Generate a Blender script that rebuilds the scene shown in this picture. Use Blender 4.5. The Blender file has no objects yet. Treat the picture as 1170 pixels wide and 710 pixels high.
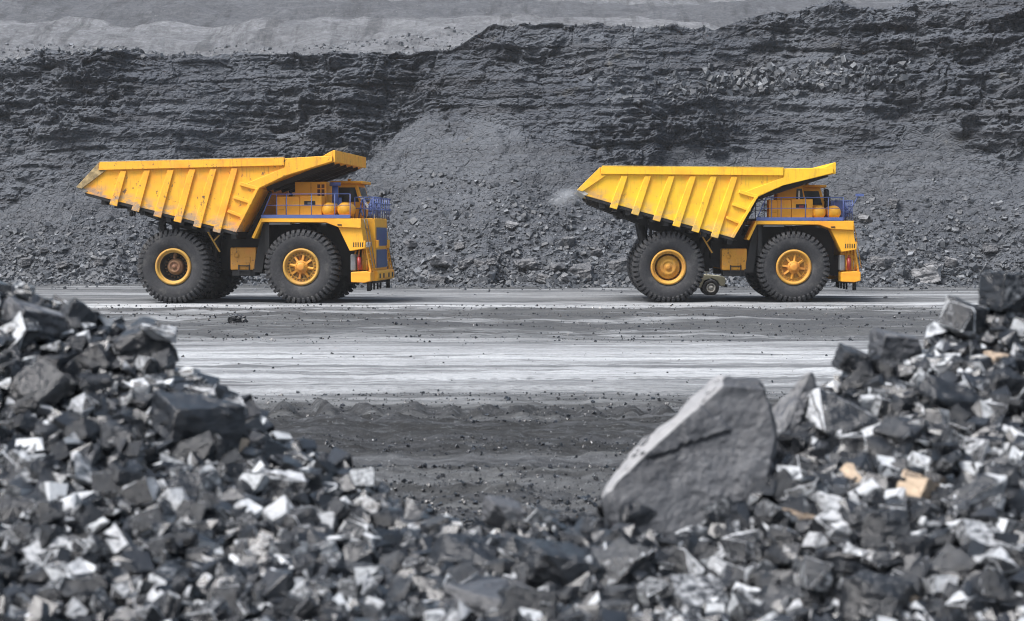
import bpy, bmesh, math, random
import numpy as np
from mathutils import Vector, Matrix, Euler

R = math.radians
C = bpy.context.scene.collection
SC = bpy.context.scene
rng = np.random.default_rng(7)
random.seed(7)

# ------------------------------------------------------------------ noise
def _h(ix, iy, iz, s):
    n = (ix.astype(np.int64) * 374761393 + iy.astype(np.int64) * 668265263 + iz.astype(np.int64) * 2147483647 + s * 974634777) & 0xFFFFFFFF
    n = ((n ^ (n >> 13)) * 1274126177) & 0xFFFFFFFF
    n = ((n ^ (n >> 16)) * 2246822519) & 0xFFFFFFFF
    n = n ^ (n >> 15)
    return (n & 0xFFFFFF) / float(0xFFFFFF)

def vn(x, y, z, s=0):
    x, y, z = np.broadcast_arrays(np.asarray(x, float), np.asarray(y, float), np.asarray(z, float))
    ix, iy, iz = np.floor(x), np.floor(y), np.floor(z)
    fx, fy, fz = x - ix, y - iy, z - iz
    ix, iy, iz = ix.astype(np.int64), iy.astype(np.int64), iz.astype(np.int64)
    q = lambda t: t * t * t * (t * (t * 6 - 15) + 10)
    ux, uy, uz = q(fx), q(fy), q(fz)
    out = 0
    for dx in (0, 1):
        for dy in (0, 1):
            for dz in (0, 1):
                w = (ux if dx else 1 - ux) * (uy if dy else 1 - uy) * (uz if dz else 1 - uz)
                out = out + w * _h(ix + dx, iy + dy, iz + dz, s)
    return out * 2 - 1

def fbm(x, y, z, o=4, s=0, g=.5):
    a, t, f = 1, 0, 1
    for i in range(o):
        t = t + a * vn(x * f, y * f, z * f, s + i * 17)
        a *= g; f *= 2.03
    return t

def worley(x, y, z, s=0):
    ix, iy, iz = np.floor(x).astype(np.int64), np.floor(y).astype(np.int64), np.floor(z).astype(np.int64)
    f1 = np.full(x.shape, 9.); f2 = np.full(x.shape, 9.); cid = np.zeros(x.shape)
    for dx in (-1, 0, 1):
        for dy in (-1, 0, 1):
            for dz in (-1, 0, 1):
                a, b, c = ix + dx, iy + dy, iz + dz
                d = np.sqrt((a + _h(a, b, c, s) - x) ** 2 + (b + _h(a, b, c, s + 1) - y) ** 2 + (c + _h(a, b, c, s + 2) - z) ** 2)
                nid = _h(a, b, c, s + 3)
                m = d < f1
                f2 = np.where(m, f1, np.minimum(f2, d))
                cid = np.where(m, nid, cid)
                f1 = np.where(m, d, f1)
    return f1, f2, cid

def sm(a, b, x):
    t = np.clip((x - a) / (b - a), 0, 1)
    return t * t * (3 - 2 * t)

# ------------------------------------------------------------------ materials
class NT:
    def __init__(self, name):
        self.m = bpy.data.materials.new(name); self.m.use_nodes = True
        self.t = self.m.node_tree; self.t.nodes.clear()
    def n(self, typ, **kw):
        nd = self.t.nodes.new(typ)
        ins = kw.pop('i', {})
        for k, v in kw.items(): setattr(nd, k, v)
        for k, v in ins.items(): self.set(nd, k, v)
        return nd
    def set(self, nd, k, v):
        s = nd.inputs[k]
        if hasattr(v, 'bl_rna') and isinstance(v, bpy.types.NodeSocket): self.t.links.new(v, s)
        else:
            if isinstance(v, (tuple, list)) and len(v) == 3 and s.type == 'RGBA': v = (*v, 1)
            s.default_value = v
    def math(self, op, a, b=0.0, c=None, clamp=False):
        i = {0: a, 1: b}
        if c is not None: i[2] = c
        return self.n('ShaderNodeMath', operation=op, use_clamp=clamp, i=i).outputs[0]
    def noise(self, vec, scale, detail=4, rough=.55, **kw):
        return self.n('ShaderNodeTexNoise', i={'Vector': vec, 'Scale': scale, 'Detail': detail, 'Roughness': rough}, **kw).outputs[0]
    def mapr(self, v, a, b, c=0., d=1.):
        return self.n('ShaderNodeMapRange', interpolation_type='SMOOTHSTEP', i={0: v, 1: a, 2: b, 3: c, 4: d}).outputs[0]
    def mix(self, f, a, b, mode='MIX'):
        nd = self.n('ShaderNodeMix', data_type='RGBA', blend_type=mode)
        self.set(nd, 0, f); self.set(nd, 6, a); self.set(nd, 7, b)
        return nd.outputs[2]
    def scale(self, vec, s):
        return self.n('ShaderNodeVectorMath', operation='MULTIPLY', i={0: vec, 1: s}).outputs[0]
    def ramp(self, f, stops, interp='LINEAR'):
        nd = self.n('ShaderNodeValToRGB'); nd.color_ramp.interpolation = interp
        e = nd.color_ramp.elements
        while len(e) < len(stops): e.new(.5)
        for el, (p, c) in zip(e, stops):
            el.position = p
            el.color = (c, c, c, 1) if isinstance(c, (int, float)) else (*c, 1)
        self.set(nd, 0, f)
        return nd.outputs[0]
    def bump(self, h, strength=.5, dist=.02):
        return self.n('ShaderNodeBump', i={'Strength': strength, 'Distance': dist, 'Height': h}).outputs[0]
    def out(self, color, rough=.6, normal=None, **kw):
        p = self.n('ShaderNodeBsdfPrincipled')
        self.set(p, 'Base Color', color); self.set(p, 'Roughness', rough)
        if normal is not None: self.set(p, 'Normal', normal)
        for k, v in kw.items(): self.set(p, k.replace('_', ' '), v)
        o = self.n('ShaderNodeOutputMaterial'); self.t.links.new(p.outputs[0], o.inputs[0])
        return self.m

def coal_mat(name, bias, stuff=False, dark=(.0115, .014, .018), pale=(.43, .455, .48), tint=None, r0=.20):  # default pale colour paints the look of bright glints onto random facets
    t = NT(name)
    obj = t.n('ShaderNodeTexCoord').outputs['Object']
    facet = t.n('ShaderNodeAttribute', attribute_name='facet').outputs['Fac']
    if stuff: tone = t.n('ShaderNodeAttribute', attribute_name='tone').outputs['Fac']
    else: tone = t.n('ShaderNodeObjectInfo').outputs['Random']
    sc = 14 if stuff else 3.5
    n1 = t.noise(obj, sc, 5, .65)
    n2 = t.noise(t.scale(obj, (1, 1, 4)), sc * 1.7, 4, .6)
    v = t.math('ADD', facet, t.math('MULTIPLY', t.math('SUBTRACT', tone, .5), .55))
    v = t.math('ADD', v, t.math('MULTIPLY', t.math('SUBTRACT', n1, .5), 1.2))
    v = t.math('ADD', v, bias)
    k = t.mapr(v, .70, 1.18)
    col = t.mix(k, dark, pale)
    if tint is not None: col = t.mix(1., col, tint, 'MULTIPLY')
    rough = t.math('ADD', t.mapr(k, 0, 1, r0, .75), t.math('MULTIPLY', t.math('SUBTRACT', n2, .5), .35), clamp=True)
    nb = t.bump(t.math('ADD', n1, n2), .55, .012 if stuff else .03)
    return t.out(col, rough, nb, IOR=1.6)

def paint(name, col, dirt=.5, rust=(.09, .045, .02), rough=.42, scuff=.5, wear=0.):
    t = NT(name)
    obj = t.n('ShaderNodeTexCoord').outputs['Object']
    n1 = t.noise(obj, 1.1, 6, .62)
    n2 = t.noise(t.scale(obj, (5, 5, .7)), 1.6, 5, .6)
    n3 = t.noise(obj, 7.5, 4, .7)
    c = t.mix(t.mapr(n1, .35, .7, 0, .35), col, tuple(x * .72 for x in col))
    c = t.mix(t.mapr(n2, .52, .78, 0, .55 * dirt), c, (.16, .11, .055))
    hue = t.noise(t.scale(obj, (1, 1, 1.6)), .7, 4, .6)
    c = t.mix(t.mapr(hue, .48, .68, 0, .55), c, (col[0] * .95, col[1] * .66, col[2]))
    c = t.mix(t.mapr(t.noise(t.scale(obj, (1.4, 1.4, .9)), 3.2, 5, .7), .66 - .05 * scuff, .70 - .05 * scuff, 0, min(1, 1.1 * scuff)), c, rust)
    c = t.mix(t.mapr(n3, .70 - .07 * scuff, .76 - .07 * scuff, 0, .8 * scuff), c, rust)
    dust = t.noise(obj, 2.3, 6, .7)
    c = t.mix(t.mapr(dust, .5, .8, 0, .35 * dirt), c, (.20, .18, .15))
    if wear:      # scraped bare along the floor line of the dump body
        sp = t.n('ShaderNodeSeparateXYZ', i={0: obj})
        dl = t.math('SUBTRACT', sp.outputs[2], t.math('ADD', 4.172, t.math('MULTIPLY', sp.outputs[0], -.2555)))
        wm = t.math('MULTIPLY', t.mapr(dl, .75, .05), t.mapr(t.noise(t.scale(obj, (1, 1, 2)), 1.5, 6, .7), .42, .60))
        c = t.mix(t.math('MULTIPLY', wm, wear), c, (.20, .205, .22))
        wt = t.math('MULTIPLY', t.mapr(dl, 1.6, 3.2), t.mapr(n2, .5, .66))
        c = t.mix(t.math('MULTIPLY', wt, .5 * wear), c, (col[0] * .6, col[1] * .5, col[2]))
    rg = t.math('ADD', rough, t.math('MULTIPLY', n3, .25))
    return t.out(c, rg, t.bump(n1, .12, .02))

def plain(name, col, rough=.5, var=.35, metallic=0., scale=4):
    t = NT(name)
    obj = t.n('ShaderNodeTexCoord').outputs['Object']
    n = t.noise(obj, scale, 6, .65)
    c = t.mix(t.mapr(n, .35, .75), tuple(x * (1 - var) for x in col), tuple(min(1, x * (1 + var)) for x in col))
    return t.out(c, t.math('ADD', rough - .1, t.math('MULTIPLY', n, .25)), t.bump(n, .2, .01), Metallic=metallic)

def ground_mat():
    t = NT('dusty_pit_ground')
    pos = t.n('ShaderNodeNewGeometry').outputs['Position']
    sep = t.n('ShaderNodeSeparateXYZ', i={0: pos})
    X, Y = sep.outputs[0], sep.outputs[1]
    wob = t.noise(t.scale(pos, (.05, .16, 0)), 1.0, 5, .6)
    wob2 = t.noise(t.scale(pos, (.5, 1.4, 0)), 1.0, 6, .65)
    yy = t.math('ADD', Y, t.math('MULTIPLY', t.math('MULTIPLY', t.math('SUBTRACT', wob, .5), .18), Y))
    yy = t.math('ADD', yy, t.math('MULTIPLY', t.math('MULTIPLY', t.math('SUBTRACT', wob2, .5), .05), Y))
    f = t.math('DIVIDE', t.math('SUBTRACT', yy, 20), 100)
    P = lambda d: max(0, min(1, (d - 20) / 100))
    ph = t.math('ADD', t.math('MULTIPLY', X, 13.5), t.math('MULTIPLY', t.noise(t.scale(pos, (.4, 1.5, 0)), 1., 3, .6), 14.))
    pr = t.mapr(t.math('SINE', ph), .1, .8)
    tl = t.noise(t.scale(pos, (.010, .9, 0)), 1.0, 2, .5)
    pr = t.math('MULTIPLY', pr, t.mapr(t.math('ABSOLUTE', t.math('SUBTRACT', tl, .47)), .009, .003, 0, .55))
    base = t.ramp(f, [(P(20), .050), (P(24), .042), (P(27), .026), (P(31.5), .026), (P(33.5), .05), (P(38), .30), (P(42), .42), (P(51), .38), (P(55), .22),
                      (P(60), .085), (P(72), .075), (P(78), .10), (P(80.5), .40), (P(85), .38), (P(88), .17), (P(94), .27), (P(100), .20), (P(105), .10), (P(112), .06)])
    s0 = t.noise(t.scale(pos, (.035, .24, 0)), 1.0, 6, .7)
    base = t.mix(t.mapr(t.noise(t.scale(pos, (.07, .33, 0)), 1.0, 6, .68), .40, .62, .55, 0), base, t.mix(1., base, (.55, .55, .56), 'MULTIPLY'))
    s1 = t.noise(t.scale(pos, (.022, .75, 0)), 1.0, 6, .72)
    s2 = t.noise(t.scale(pos, (.05, 2.1, 0)), 1.0, 5, .72)
    s3 = t.noise(t.scale(pos, (1.6, 3.2, 0)), 1.0, 7, .72)
    dk = t.math('MAXIMUM', t.mapr(s1, .52, .66, 0, .72), t.mapr(s2, .54, .68, 0, .6))
    dk = t.math('MAXIMUM', dk, t.mapr(s0, .51, .62, 0, .55))
    s4 = t.noise(t.scale(pos, (.13, 1.15, 0)), 1.0, 6, .74)
    dk = t.math('MAXIMUM', dk, t.mapr(s4, .53, .62, 0, .7))
    s5 = t.noise(t.scale(pos, (.018, .95, 0)), 1.0, 4, .7)
    dk = t.math('MAXIMUM', dk, t.mapr(s5, .535, .575, 0, .75))
    dk = t.math('MAXIMUM', dk, t.mapr(s3, .56, .72, 0, .6))
    c = t.mix(dk, base, (.055, .056, .06))
    s6 = t.noise(t.scale(pos, (2.6, 8.5, 0)), 1.0, 5, .7)
    nearf = t.mapr(Y, 42, 34)
    c = t.mix(t.math('MULTIPLY', t.mapr(s6, .50, .62, 0, .65), nearf), c, (.017, .018, .020))
    c = t.mix(t.math('MULTIPLY', t.mapr(s6, .44, .34, 0, .5), nearf), c, (.13, .135, .14))
    c = t.mix(pr, c, (.06, .061, .065))
    lt = t.math('MAXIMUM', t.mapr(s1, .47, .33, 0, .42), t.math('MAXIMUM', t.mapr(s2, .42, .3, 0, .35), t.mapr(s0, .46, .36, 0, .45)))
    lt = t.math('MULTIPLY', lt, t.mapr(Y, 30, 40, .35, 1.))
    c = t.mix(lt, c, (.44, .44, .44))
    fine = t.noise(pos, 9, 5, .7)
    c = t.mix(t.mapr(fine, .3, .75, .35, 0), c, t.mix(1., c, (.35, .35, .36), 'MULTIPLY'))
    c = t.mix(t.mapr(t.noise(pos, 26, 2, .5), .69, .74, 0, .6), c, (.33, .33, .33))
    c = t.mix(1., c, (.95, 1.0, 1.045), 'MULTIPLY')
    hb = t.math('ADD', t.math('MULTIPLY', s1, 1.4), t.math('ADD', s3, t.math('MULTIPLY', fine, .5)))
    return t.out(c, .9, t.bump(hb, .8, .10), IOR=1.3)

def cliff_mat():
    t = NT('coal_seam_rock')
    pos = t.n('ShaderNodeNewGeometry').outputs['Position']
    big = t.noise(pos, .16, 5, .6)
    warp = t.n('ShaderNodeVectorMath', operation='ADD', i={0: pos, 1: t.scale(t.n('ShaderNodeTexNoise', i={'Vector': pos, 'Scale': .3}).outputs[1], (1.0, 1.0, .5))}).outputs[0]
    bed = t.noise(t.scale(warp, (.10, .10, 1.5)), 1.0, 6, .74)
    fine = t.noise(pos, 2.4, 7, .72)
    gr = t.noise(pos, 7., 3, .6)
    c = t.mix(t.mapr(big, .3, .7), (.047, .055, .070), (.092, .103, .121))
    c = t.mix(t.mapr(bed, .45, .62, 0, .7), c, (.040, .043, .051))
    c = t.mix(t.mapr(fine, .55, .75, 0, .55), c, (.15, .155, .165))
    c = t.mix(t.mapr(gr, .66, .74, 0, .6), c, (.23, .235, .245))
    bro = t.noise(t.scale(pos, (.25, .25, .35)), 1., 4, .6)
    c = t.mix(t.mapr(bro, .64, .74, 0, .5), c, (.105, .098, .078))
    at = t.n('ShaderNodeAttribute', attribute_name='scree').outputs['Fac']
    c = t.mix(t.math('MULTIPLY', at, .45), c, t.mix(t.mapr(fine, .35, .7), (.050, .056, .066), (.112, .120, .132)))
    vor = t.n('ShaderNodeTexVoronoi', feature='DISTANCE_TO_EDGE', i={'Vector': t.scale(warp, (1., 1., 2.2)), 'Scale': 1.3}).outputs[0]
    hb = t.math('ADD', t.math('MULTIPLY', bed, .8), t.math('ADD', t.math('MULTIPLY', fine, 1.2), t.math('MULTIPLY', t.mapr(vor, 0, .12), .35)))
    return t.out(c, .8, t.bump(hb, .9, .28), IOR=1.4)

def hill_mat():
    t = NT('overburden_spoil')
    pos = t.n('ShaderNodeNewGeometry').outputs['Position']
    at = t.n('ShaderNodeAttribute', attribute_name='bench').outputs['Fac']
    n = t.noise(t.scale(pos, (.45, .035, .06)), 1., 6, .68)
    f = t.noise(pos, 1.5, 7, .78)
    m_ = t.noise(t.scale(pos, (.22, .22, .4)), 1., 8, .72)
    c = t.mix(at, (.135, .145, .162), (.33, .345, .365))
    c = t.mix(t.mapr(m_, .42, .60, .40, 0), c, (.085, .09, .10))
    c = t.mix(t.mapr(n, .50, .64, 0, .55), c, (.065, .069, .077))
    c = t.mix(t.mapr(f, .38, .64), t.mix(1., c, (.66, .66, .68), 'MULTIPLY'), c)
    g = t.noise(pos, 2.6, 3, .6)
    c = t.mix(t.mapr(g, .66, .75, 0, .6), c, (.36, .37, .38))
    return t.out(c, .92, t.bump(t.math('ADD', m_, f), 1., .9), IOR=1.3)

M = {}
M['ground'] = ground_mat(); M['cliff'] = cliff_mat(); M['hill'] = hill_mat()
M['rubble'] = coal_mat('coal_rubble_mix', .02, True)
M['black'] = coal_mat('shiny_black_coal', -.50)
M['dark'] = coal_mat('dark_grey_coal', .0)
M['pale'] = coal_mat('pale_dust_glint_coal', .36, pale=(.40, .42, .445))  # pale dust tone that also stands in for sky glints
M['tan'] = coal_mat('tan_sandstone', .55, tint=(1.0, .82, .64), pale=(.46, .44, .41), dark=(.15, .14, .13))
M['grey'] = coal_mat('mid_grey_stone', .05, dark=(.045, .049, .057), pale=(.20, .21, .225), r0=.45)
def slab_mat():
    t = NT('rough_grey_slab')
    obj = t.n('ShaderNodeTexCoord').outputs['Object']
    facet = t.n('ShaderNodeAttribute', attribute_name='facet').outputs['Fac']
    a = t.noise(obj, 2.2, 7, .68); b = t.noise(obj, 9, 6, .7); c_ = t.noise(obj, 34, 3, .6)
    c = t.mix(t.mapr(a, .35, .66), (.025, .028, .034), (.060, .065, .074))
    c = t.mix(t.mapr(b, .55, .68, 0, .6), c, (.022, .023, .027))
    c = t.mix(t.mapr(c_, .62, .72, 0, .6), c, (.15, .155, .165))
    c = t.mix(t.mapr(t.math('ADD', facet, t.math('MULTIPLY', b, .5)), .95, 1.3, 0, .9), c, (.25, .255, .265))  # paints the bright sunlit look onto the slab's upper-left edge
    return t.out(c, .62, t.bump(t.math('ADD', t.math('MULTIPLY', a, 1.5), t.math('ADD', b, t.math('MULTIPLY', c_, .4))), .75, .02), IOR=1.5)
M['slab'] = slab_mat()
M['bank'] = plain('coal_dust', (.028, .03, .033), .7, .5, scale=9)
M['scree'] = coal_mat('scree_stone', -.05, True, dark=(.038, .044, .053), pale=(.165, .18, .20), r0=.62)
M['boulder'] = coal_mat('grey_boulder_rock', .0, dark=(.06, .063, .07), pale=(.20, .205, .215), r0=.6)
def tyre_mat():
    t = NT('dusty_tyre_rubber')
    obj = t.n('ShaderNodeTexCoord').outputs['Object']
    a = t.noise(obj, 1.6, 6, .68); b = t.noise(obj, 11, 4, .7)
    c = t.mix(t.mapr(b, .35, .7), (.016, .017, .020), (.030, .031, .035))
    c = t.mix(t.mapr(a, .48, .68, 0, .6), c, (.085, .083, .08))
    return t.out(c, .8, t.bump(b, .25, .01))
M['tyre'] = tyre_mat()
M['blackm'] = plain('black_chassis_steel', (.007, .007, .008), .6, .5)
M['blue'] = paint('blue_rail_paint', (.075, .115, .30), .35, (.05, .05, .06), .4, .2)
M['grille'] = paint('blue_grille_paint', (.085, .13, .25), .35, (.05, .05, .06), .5, .2)
M['steel'] = plain('worn_bare_steel', (.42, .42, .43), .45, .35, .3)
M['red'] = plain('red_extinguisher_paint', (.30, .025, .02), .35, .2)
M['greym'] = plain('grey_painted_steel', (.16, .165, .17), .5, .2)
M['lampglass'] = plain('clear_lamp_glass', (.55, .56, .58), .12, .1)
M['khaki'] = paint('khaki_vehicle_paint', (.38, .37, .27), .6, (.06, .05, .04), .5, .3)
M['white'] = plain('off_white_paint', (.74, .74, .70), .4, .15)
def glass_mat():
    t = NT('cab_window_glass')
    return t.out((.03, .04, .045), .06, IOR=1.5)
M['glass'] = glass_mat()

# ------------------------------------------------------------------ mesh helpers
def tag(o, label=None, cat=None, group=None, kind=None):
    if label: o['label'] = label
    if cat: o['category'] = cat
    if group: o['group'] = group
    if kind: o['kind'] = kind
    return o

def empty(name, loc=(0, 0, 0), parent=None, rz=0, rot=None):
    o = bpy.data.objects.new(name, None); C.objects.link(o)
    o.empty_display_size = .3
    o.location = loc; o.rotation_euler = rot or (0, 0, rz)
    if parent: o.parent = parent
    return o

def mesh_arrays(name, V, F, attrs=None, smooth=False):
    """V (n,3), F (m,3 or 4) int arrays"""
    me = bpy.data.meshes.new(name)
    k = F.shape[1]
    me.vertices.add(len(V)); me.vertices.foreach_set('co', np.asarray(V, np.float32).ravel())
    me.loops.add(F.size); me.loops.foreach_set('vertex_index', F.astype(np.int32).ravel())
    me.polygons.add(len(F)); me.polygons.foreach_set('loop_start', np.arange(0, F.size, k, dtype=np.int32))
    me.update(calc_edges=True)
    me.polygons.foreach_set('use_smooth', np.full(len(F), smooth))
    for an, (dom, arr) in (attrs or {}).items():
        a = me.attributes.new(an, 'FLOAT', dom); a.data.foreach_set('value', np.asarray(arr, np.float32).ravel())
    me.validate()
    return me

def link(name, me, mat, parent=None):
    o = bpy.data.objects.new(name, me); C.objects.link(o)
    if mat is not None and not me.materials: me.materials.append(mat)
    if parent: o.parent = parent
    return o

def grid_faces(nu, nv):
    i = np.arange(nu * nv).reshape(nu, nv)
    return np.stack([i[:-1, :-1], i[1:, :-1], i[1:, 1:], i[:-1, 1:]], -1).reshape(-1, 4)

class MB:
    def __init__(self): self.bm = bmesh.new()
    def box(self, x0, x1, y0, y1, z0, z1):
        return self.prism([(x0, z0), (x1, z0), (x1, z1), (x0, z1)], y0, y1)
    def prism(self, poly, y0, y1):
        a = [self.bm.verts.new((x, y0, z)) for x, z in poly]
        b = [self.bm.verts.new((x, y1, z)) for x, z in poly]
        n = len(poly)
        self.bm.faces.new(a); self.bm.faces.new(b[::-1])
        for i in range(n):
            self.bm.faces.new((a[i], b[i], b[(i + 1) % n], a[(i + 1) % n]))
        return self
    def bar(self, p0, p1, w, h=None):
        """box beam from p0 to p1"""
        h = h or w
        p0, p1 = Vector(p0), Vector(p1); d = (p1 - p0)
        q = d.to_track_quat('Z', 'Y').to_matrix()
        pts = []
        for p in (p0, p1):
            for sx, sy in ((-1, -1), (1, -1), (1, 1), (-1, 1)):
                pts.append(self.bm.verts.new(p + q @ Vector((sx * w / 2, sy * h / 2, 0))))
        for f in ((0, 1, 2, 3), (7, 6, 5, 4), (0, 4, 5, 1), (1, 5, 6, 2), (2, 6, 7, 3), (3, 7, 4, 0)):
            self.bm.faces.new([pts[i] for i in f])
        return self
    def tube(self, p0, p1, r, n=8, r2=None):
        r2 = r if r2 is None else r2
        p0, p1 = Vector(p0), Vector(p1)
        q = (p1 - p0).to_track_quat('Z', 'Y').to_matrix()
        a, b = [], []
        for i in range(n):
            t = 2 * math.pi * i / n; v = Vector((math.cos(t), math.sin(t), 0))
            a.append(self.bm.verts.new(p0 + q @ (v * r))); b.append(self.bm.verts.new(p1 + q @ (v * r2)))
        self.bm.faces.new(a[::-1]); self.bm.faces.new(b)
        for i in range(n):
            f = self.bm.faces.new((a[i], a[(i + 1) % n], b[(i + 1) % n], b[i])); f.smooth = True
        return self
    def path(self, pts, r, n=6):
        for a, b in zip(pts[:-1], pts[1:]): self.tube(a, b, r, n)
        return self
    def lathe(self, prof, n=48, c=(0, 0, 0)):
        """profile of (r, y) about the Y axis"""
        rings = []
        for r, y in prof:
            if r < 1e-5: rings.append([self.bm.verts.new((c[0], c[1] + y, c[2]))]); continue
            rings.append([self.bm.verts.new((c[0] + r * math.cos(2 * math.pi * i / n), c[1] + y, c[2] + r * math.sin(2 * math.pi * i / n))) for i in range(n)])
        for A, B in zip(rings[:-1], rings[1:]):
            for i in range(n):
                j = (i + 1) % n
                if len(A) == 1 and len(B) == 1: continue
                if len(A) == 1: f = self.bm.faces.new((A[0], B[j], B[i]))
                elif len(B) == 1: f = self.bm.faces.new((A[i], A[j], B[0]))
                else: f = self.bm.faces.new((A[i], A[j], B[j], B[i]))
                f.smooth = True
        return self
    def mesh(self, name):
        bmesh.ops.recalc_face_normals(self.bm, faces=self.bm.faces)
        me = bpy.data.meshes.new(name); self.bm.to_mesh(me); self.bm.free()
        return me
    def build(self, name, mat, parent=None, bevel=0.0):
        me = self.mesh(name)
        o = link(name, me, mat, parent)
        if bevel:
            b = o.modifiers.new('bevel', 'BEVEL'); b.width = bevel; b.segments = 2; b.limit_method = 'ANGLE'; b.angle_limit = R(35)
        return o

# ------------------------------------------------------------------ camera, light
FPX = 2074.0
CAMZ = 3.22
cam = bpy.data.cameras.new('camera'); camo = bpy.data.objects.new('camera', cam); C.objects.link(camo)
camo.location = (0, 0, CAMZ)
camo.rotation_euler = (R(90) - math.atan((355 - 268) / FPX), 0, 0)
cam.sensor_width = 36; cam.lens = FPX / 1170 * 36
cam.clip_end = 4000; cam.clip_start = .1
cam.dof.use_dof = True; cam.dof.focus_distance = 86; cam.dof.aperture_fstop = (cam.lens / 1000) / .031
SC.camera = camo
SUN_EL, SUN_AZ = 59, -124     # azimuth: degrees clockwise from +Y (north); -118 = from the left, a little behind the camera
w = bpy.data.worlds.new('World'); SC.world = w; w.use_nodes = True
nt = w.node_tree; bg = nt.nodes['Background']
sky = nt.nodes.new('ShaderNodeTexSky'); sky.sky_type = 'NISHITA'; sky.sun_disc = False
sky.sun_elevation = R(SUN_EL); sky.sun_rotation = R(SUN_AZ)
sky.air_density = 1.0; sky.dust_density = 6.0; sky.ozone_density = .6; sky.altitude = 300
hs = nt.nodes.new('ShaderNodeHueSaturation'); hs.inputs['Saturation'].default_value = .80; hs.inputs['Hue'].default_value = .488   # thin even cloud
nt.links.new(sky.outputs[0], hs.inputs['Color']); nt.links.new(hs.outputs[0], bg.inputs[0]); bg.inputs[1].default_value = .055
sun = bpy.data.lights.new('sun', 'SUN'); suno = bpy.data.objects.new('sun', sun); C.objects.link(suno)
sun.energy = 1.5; sun.angle = R(26); sun.color = (1, .99, .975)
d = Vector((math.sin(R(SUN_AZ)) * math.cos(R(SUN_EL)), math.cos(R(SUN_AZ)) * math.cos(R(SUN_EL)), math.sin(R(SUN_EL))))
suno.rotation_euler = d.to_track_quat('Z', 'Y').to_euler(); suno.location = (-30, 20, 60)
SC.view_settings.view_transform = 'Standard'; SC.view_settings.look = 'None'
SC.view_settings.exposure = 1.93; SC.view_settings.gamma = 1.0
SC.cycles.volume_bounces = 0
SC.cycles.max_bounces = 6
SC.cycles.filter_width = 1.1

def px2w(px, py, D):
    """point on the ray of photo pixel at distance D along +Y (small-pitch approximation)"""
    return Vector(((px - 585) / FPX * D, D, CAMZ - (py - 268) / FPX * D))

# ------------------------------------------------------------------ ground
def axis(segs):
    out = []
    for a, b, st in segs: out.append(np.arange(a, b, st))
    return np.concatenate(out + [[segs[-1][1]]])
gx = axis([(-700, -120, 60), (-120, -48, 6), (-48, -15, .22), (-15, 15, .085), (15, 48, .22), (48, 120, 6), (120, 700, 60)])
gy = axis([(-400, -20, 40), (-20, 16, 2), (16, 21, .4), (21, 36, .075), (36, 60, .16), (60, 126, .32), (126, 190, 4)])
def ground_z(x, y):
    x, y = np.broadcast_arrays(np.asarray(x, float), np.asarray(y, float))
    z = .05 * fbm(x * .05, y * .9, 0, 4, 3) + .02 * fbm(x * .5, y * 1.3, 0, 4, 9)
    near = sm(36, 32, y) * sm(18, 21, y)
    q1, q2, qi = worley(x * 3.2, y * 3.6, np.zeros_like(x), 27)
    r1, r2, ri = worley(x * 1.3, y * 1.9, np.zeros_like(x), 28)
    msk = sm(-.25, .45, fbm(x * .12, y * .55, 0, 4, 29))
    z = z + near * (msk * (.07 * qi * (1 - q1) + .09 * ri * ri * (1 - r1)) - .15 * (1 - np.abs(vn(x * .07, y * .9, 0, 24) + .25 * vn(x * .9, y * 2, 0, 30))) ** 7 + .05 * fbm(x * .16, y * .8, 0, 4, 21) + .045 * fbm(x * 1.7, y * 3.4, 0, 5, 5, .65))
    w_ = 32.6 + .5 * vn(x * .12, 0, 0, 4)
    z = z + .20 * np.exp(-((y - w_) / .9) ** 2) * (np.clip(np.sin(x * 9. + 3 * vn(x * .6, y, 0, 8)), -.2, 1)) * (.5 + .5 * vn(x * .3, 0, 0, 11))
    w2 = 29.3 + 1.2 * vn(x * .08, 3, 0, 14)
    z = z + .24 * np.exp(-((y - w2) / .6) ** 2) * (.6 + .6 * vn(x * .35, y * .2, 0, 15))
    mid = sm(54, 58, y) * sm(82, 76, y)
    z = z + mid * (.11 * fbm(x * .22, y * .6, 0, 6, 31, .6))
    z = z + .015 * sm(60, 40, y) * fbm(x * 2.4, y * 3., 0, 3, 77)
    z = z * sm(300, 60, np.abs(x)) * sm(-20, 15, y)
    return z - .04 * np.exp(-((y - 86) / 6.) ** 2) * 0
GX, GY = np.meshgrid(gx, gy, indexing='ij')
GZ = ground_z(GX, GY)
me = mesh_arrays('ground', np.stack([GX, GY, GZ], -1).reshape(-1, 3), grid_faces(len(gx), len(gy)), smooth=True)
tag(link('ground', me, M['ground']), 'dusty grey pit floor with pale haul road streaks and dark mud bands', 'ground', kind='structure')

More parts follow.
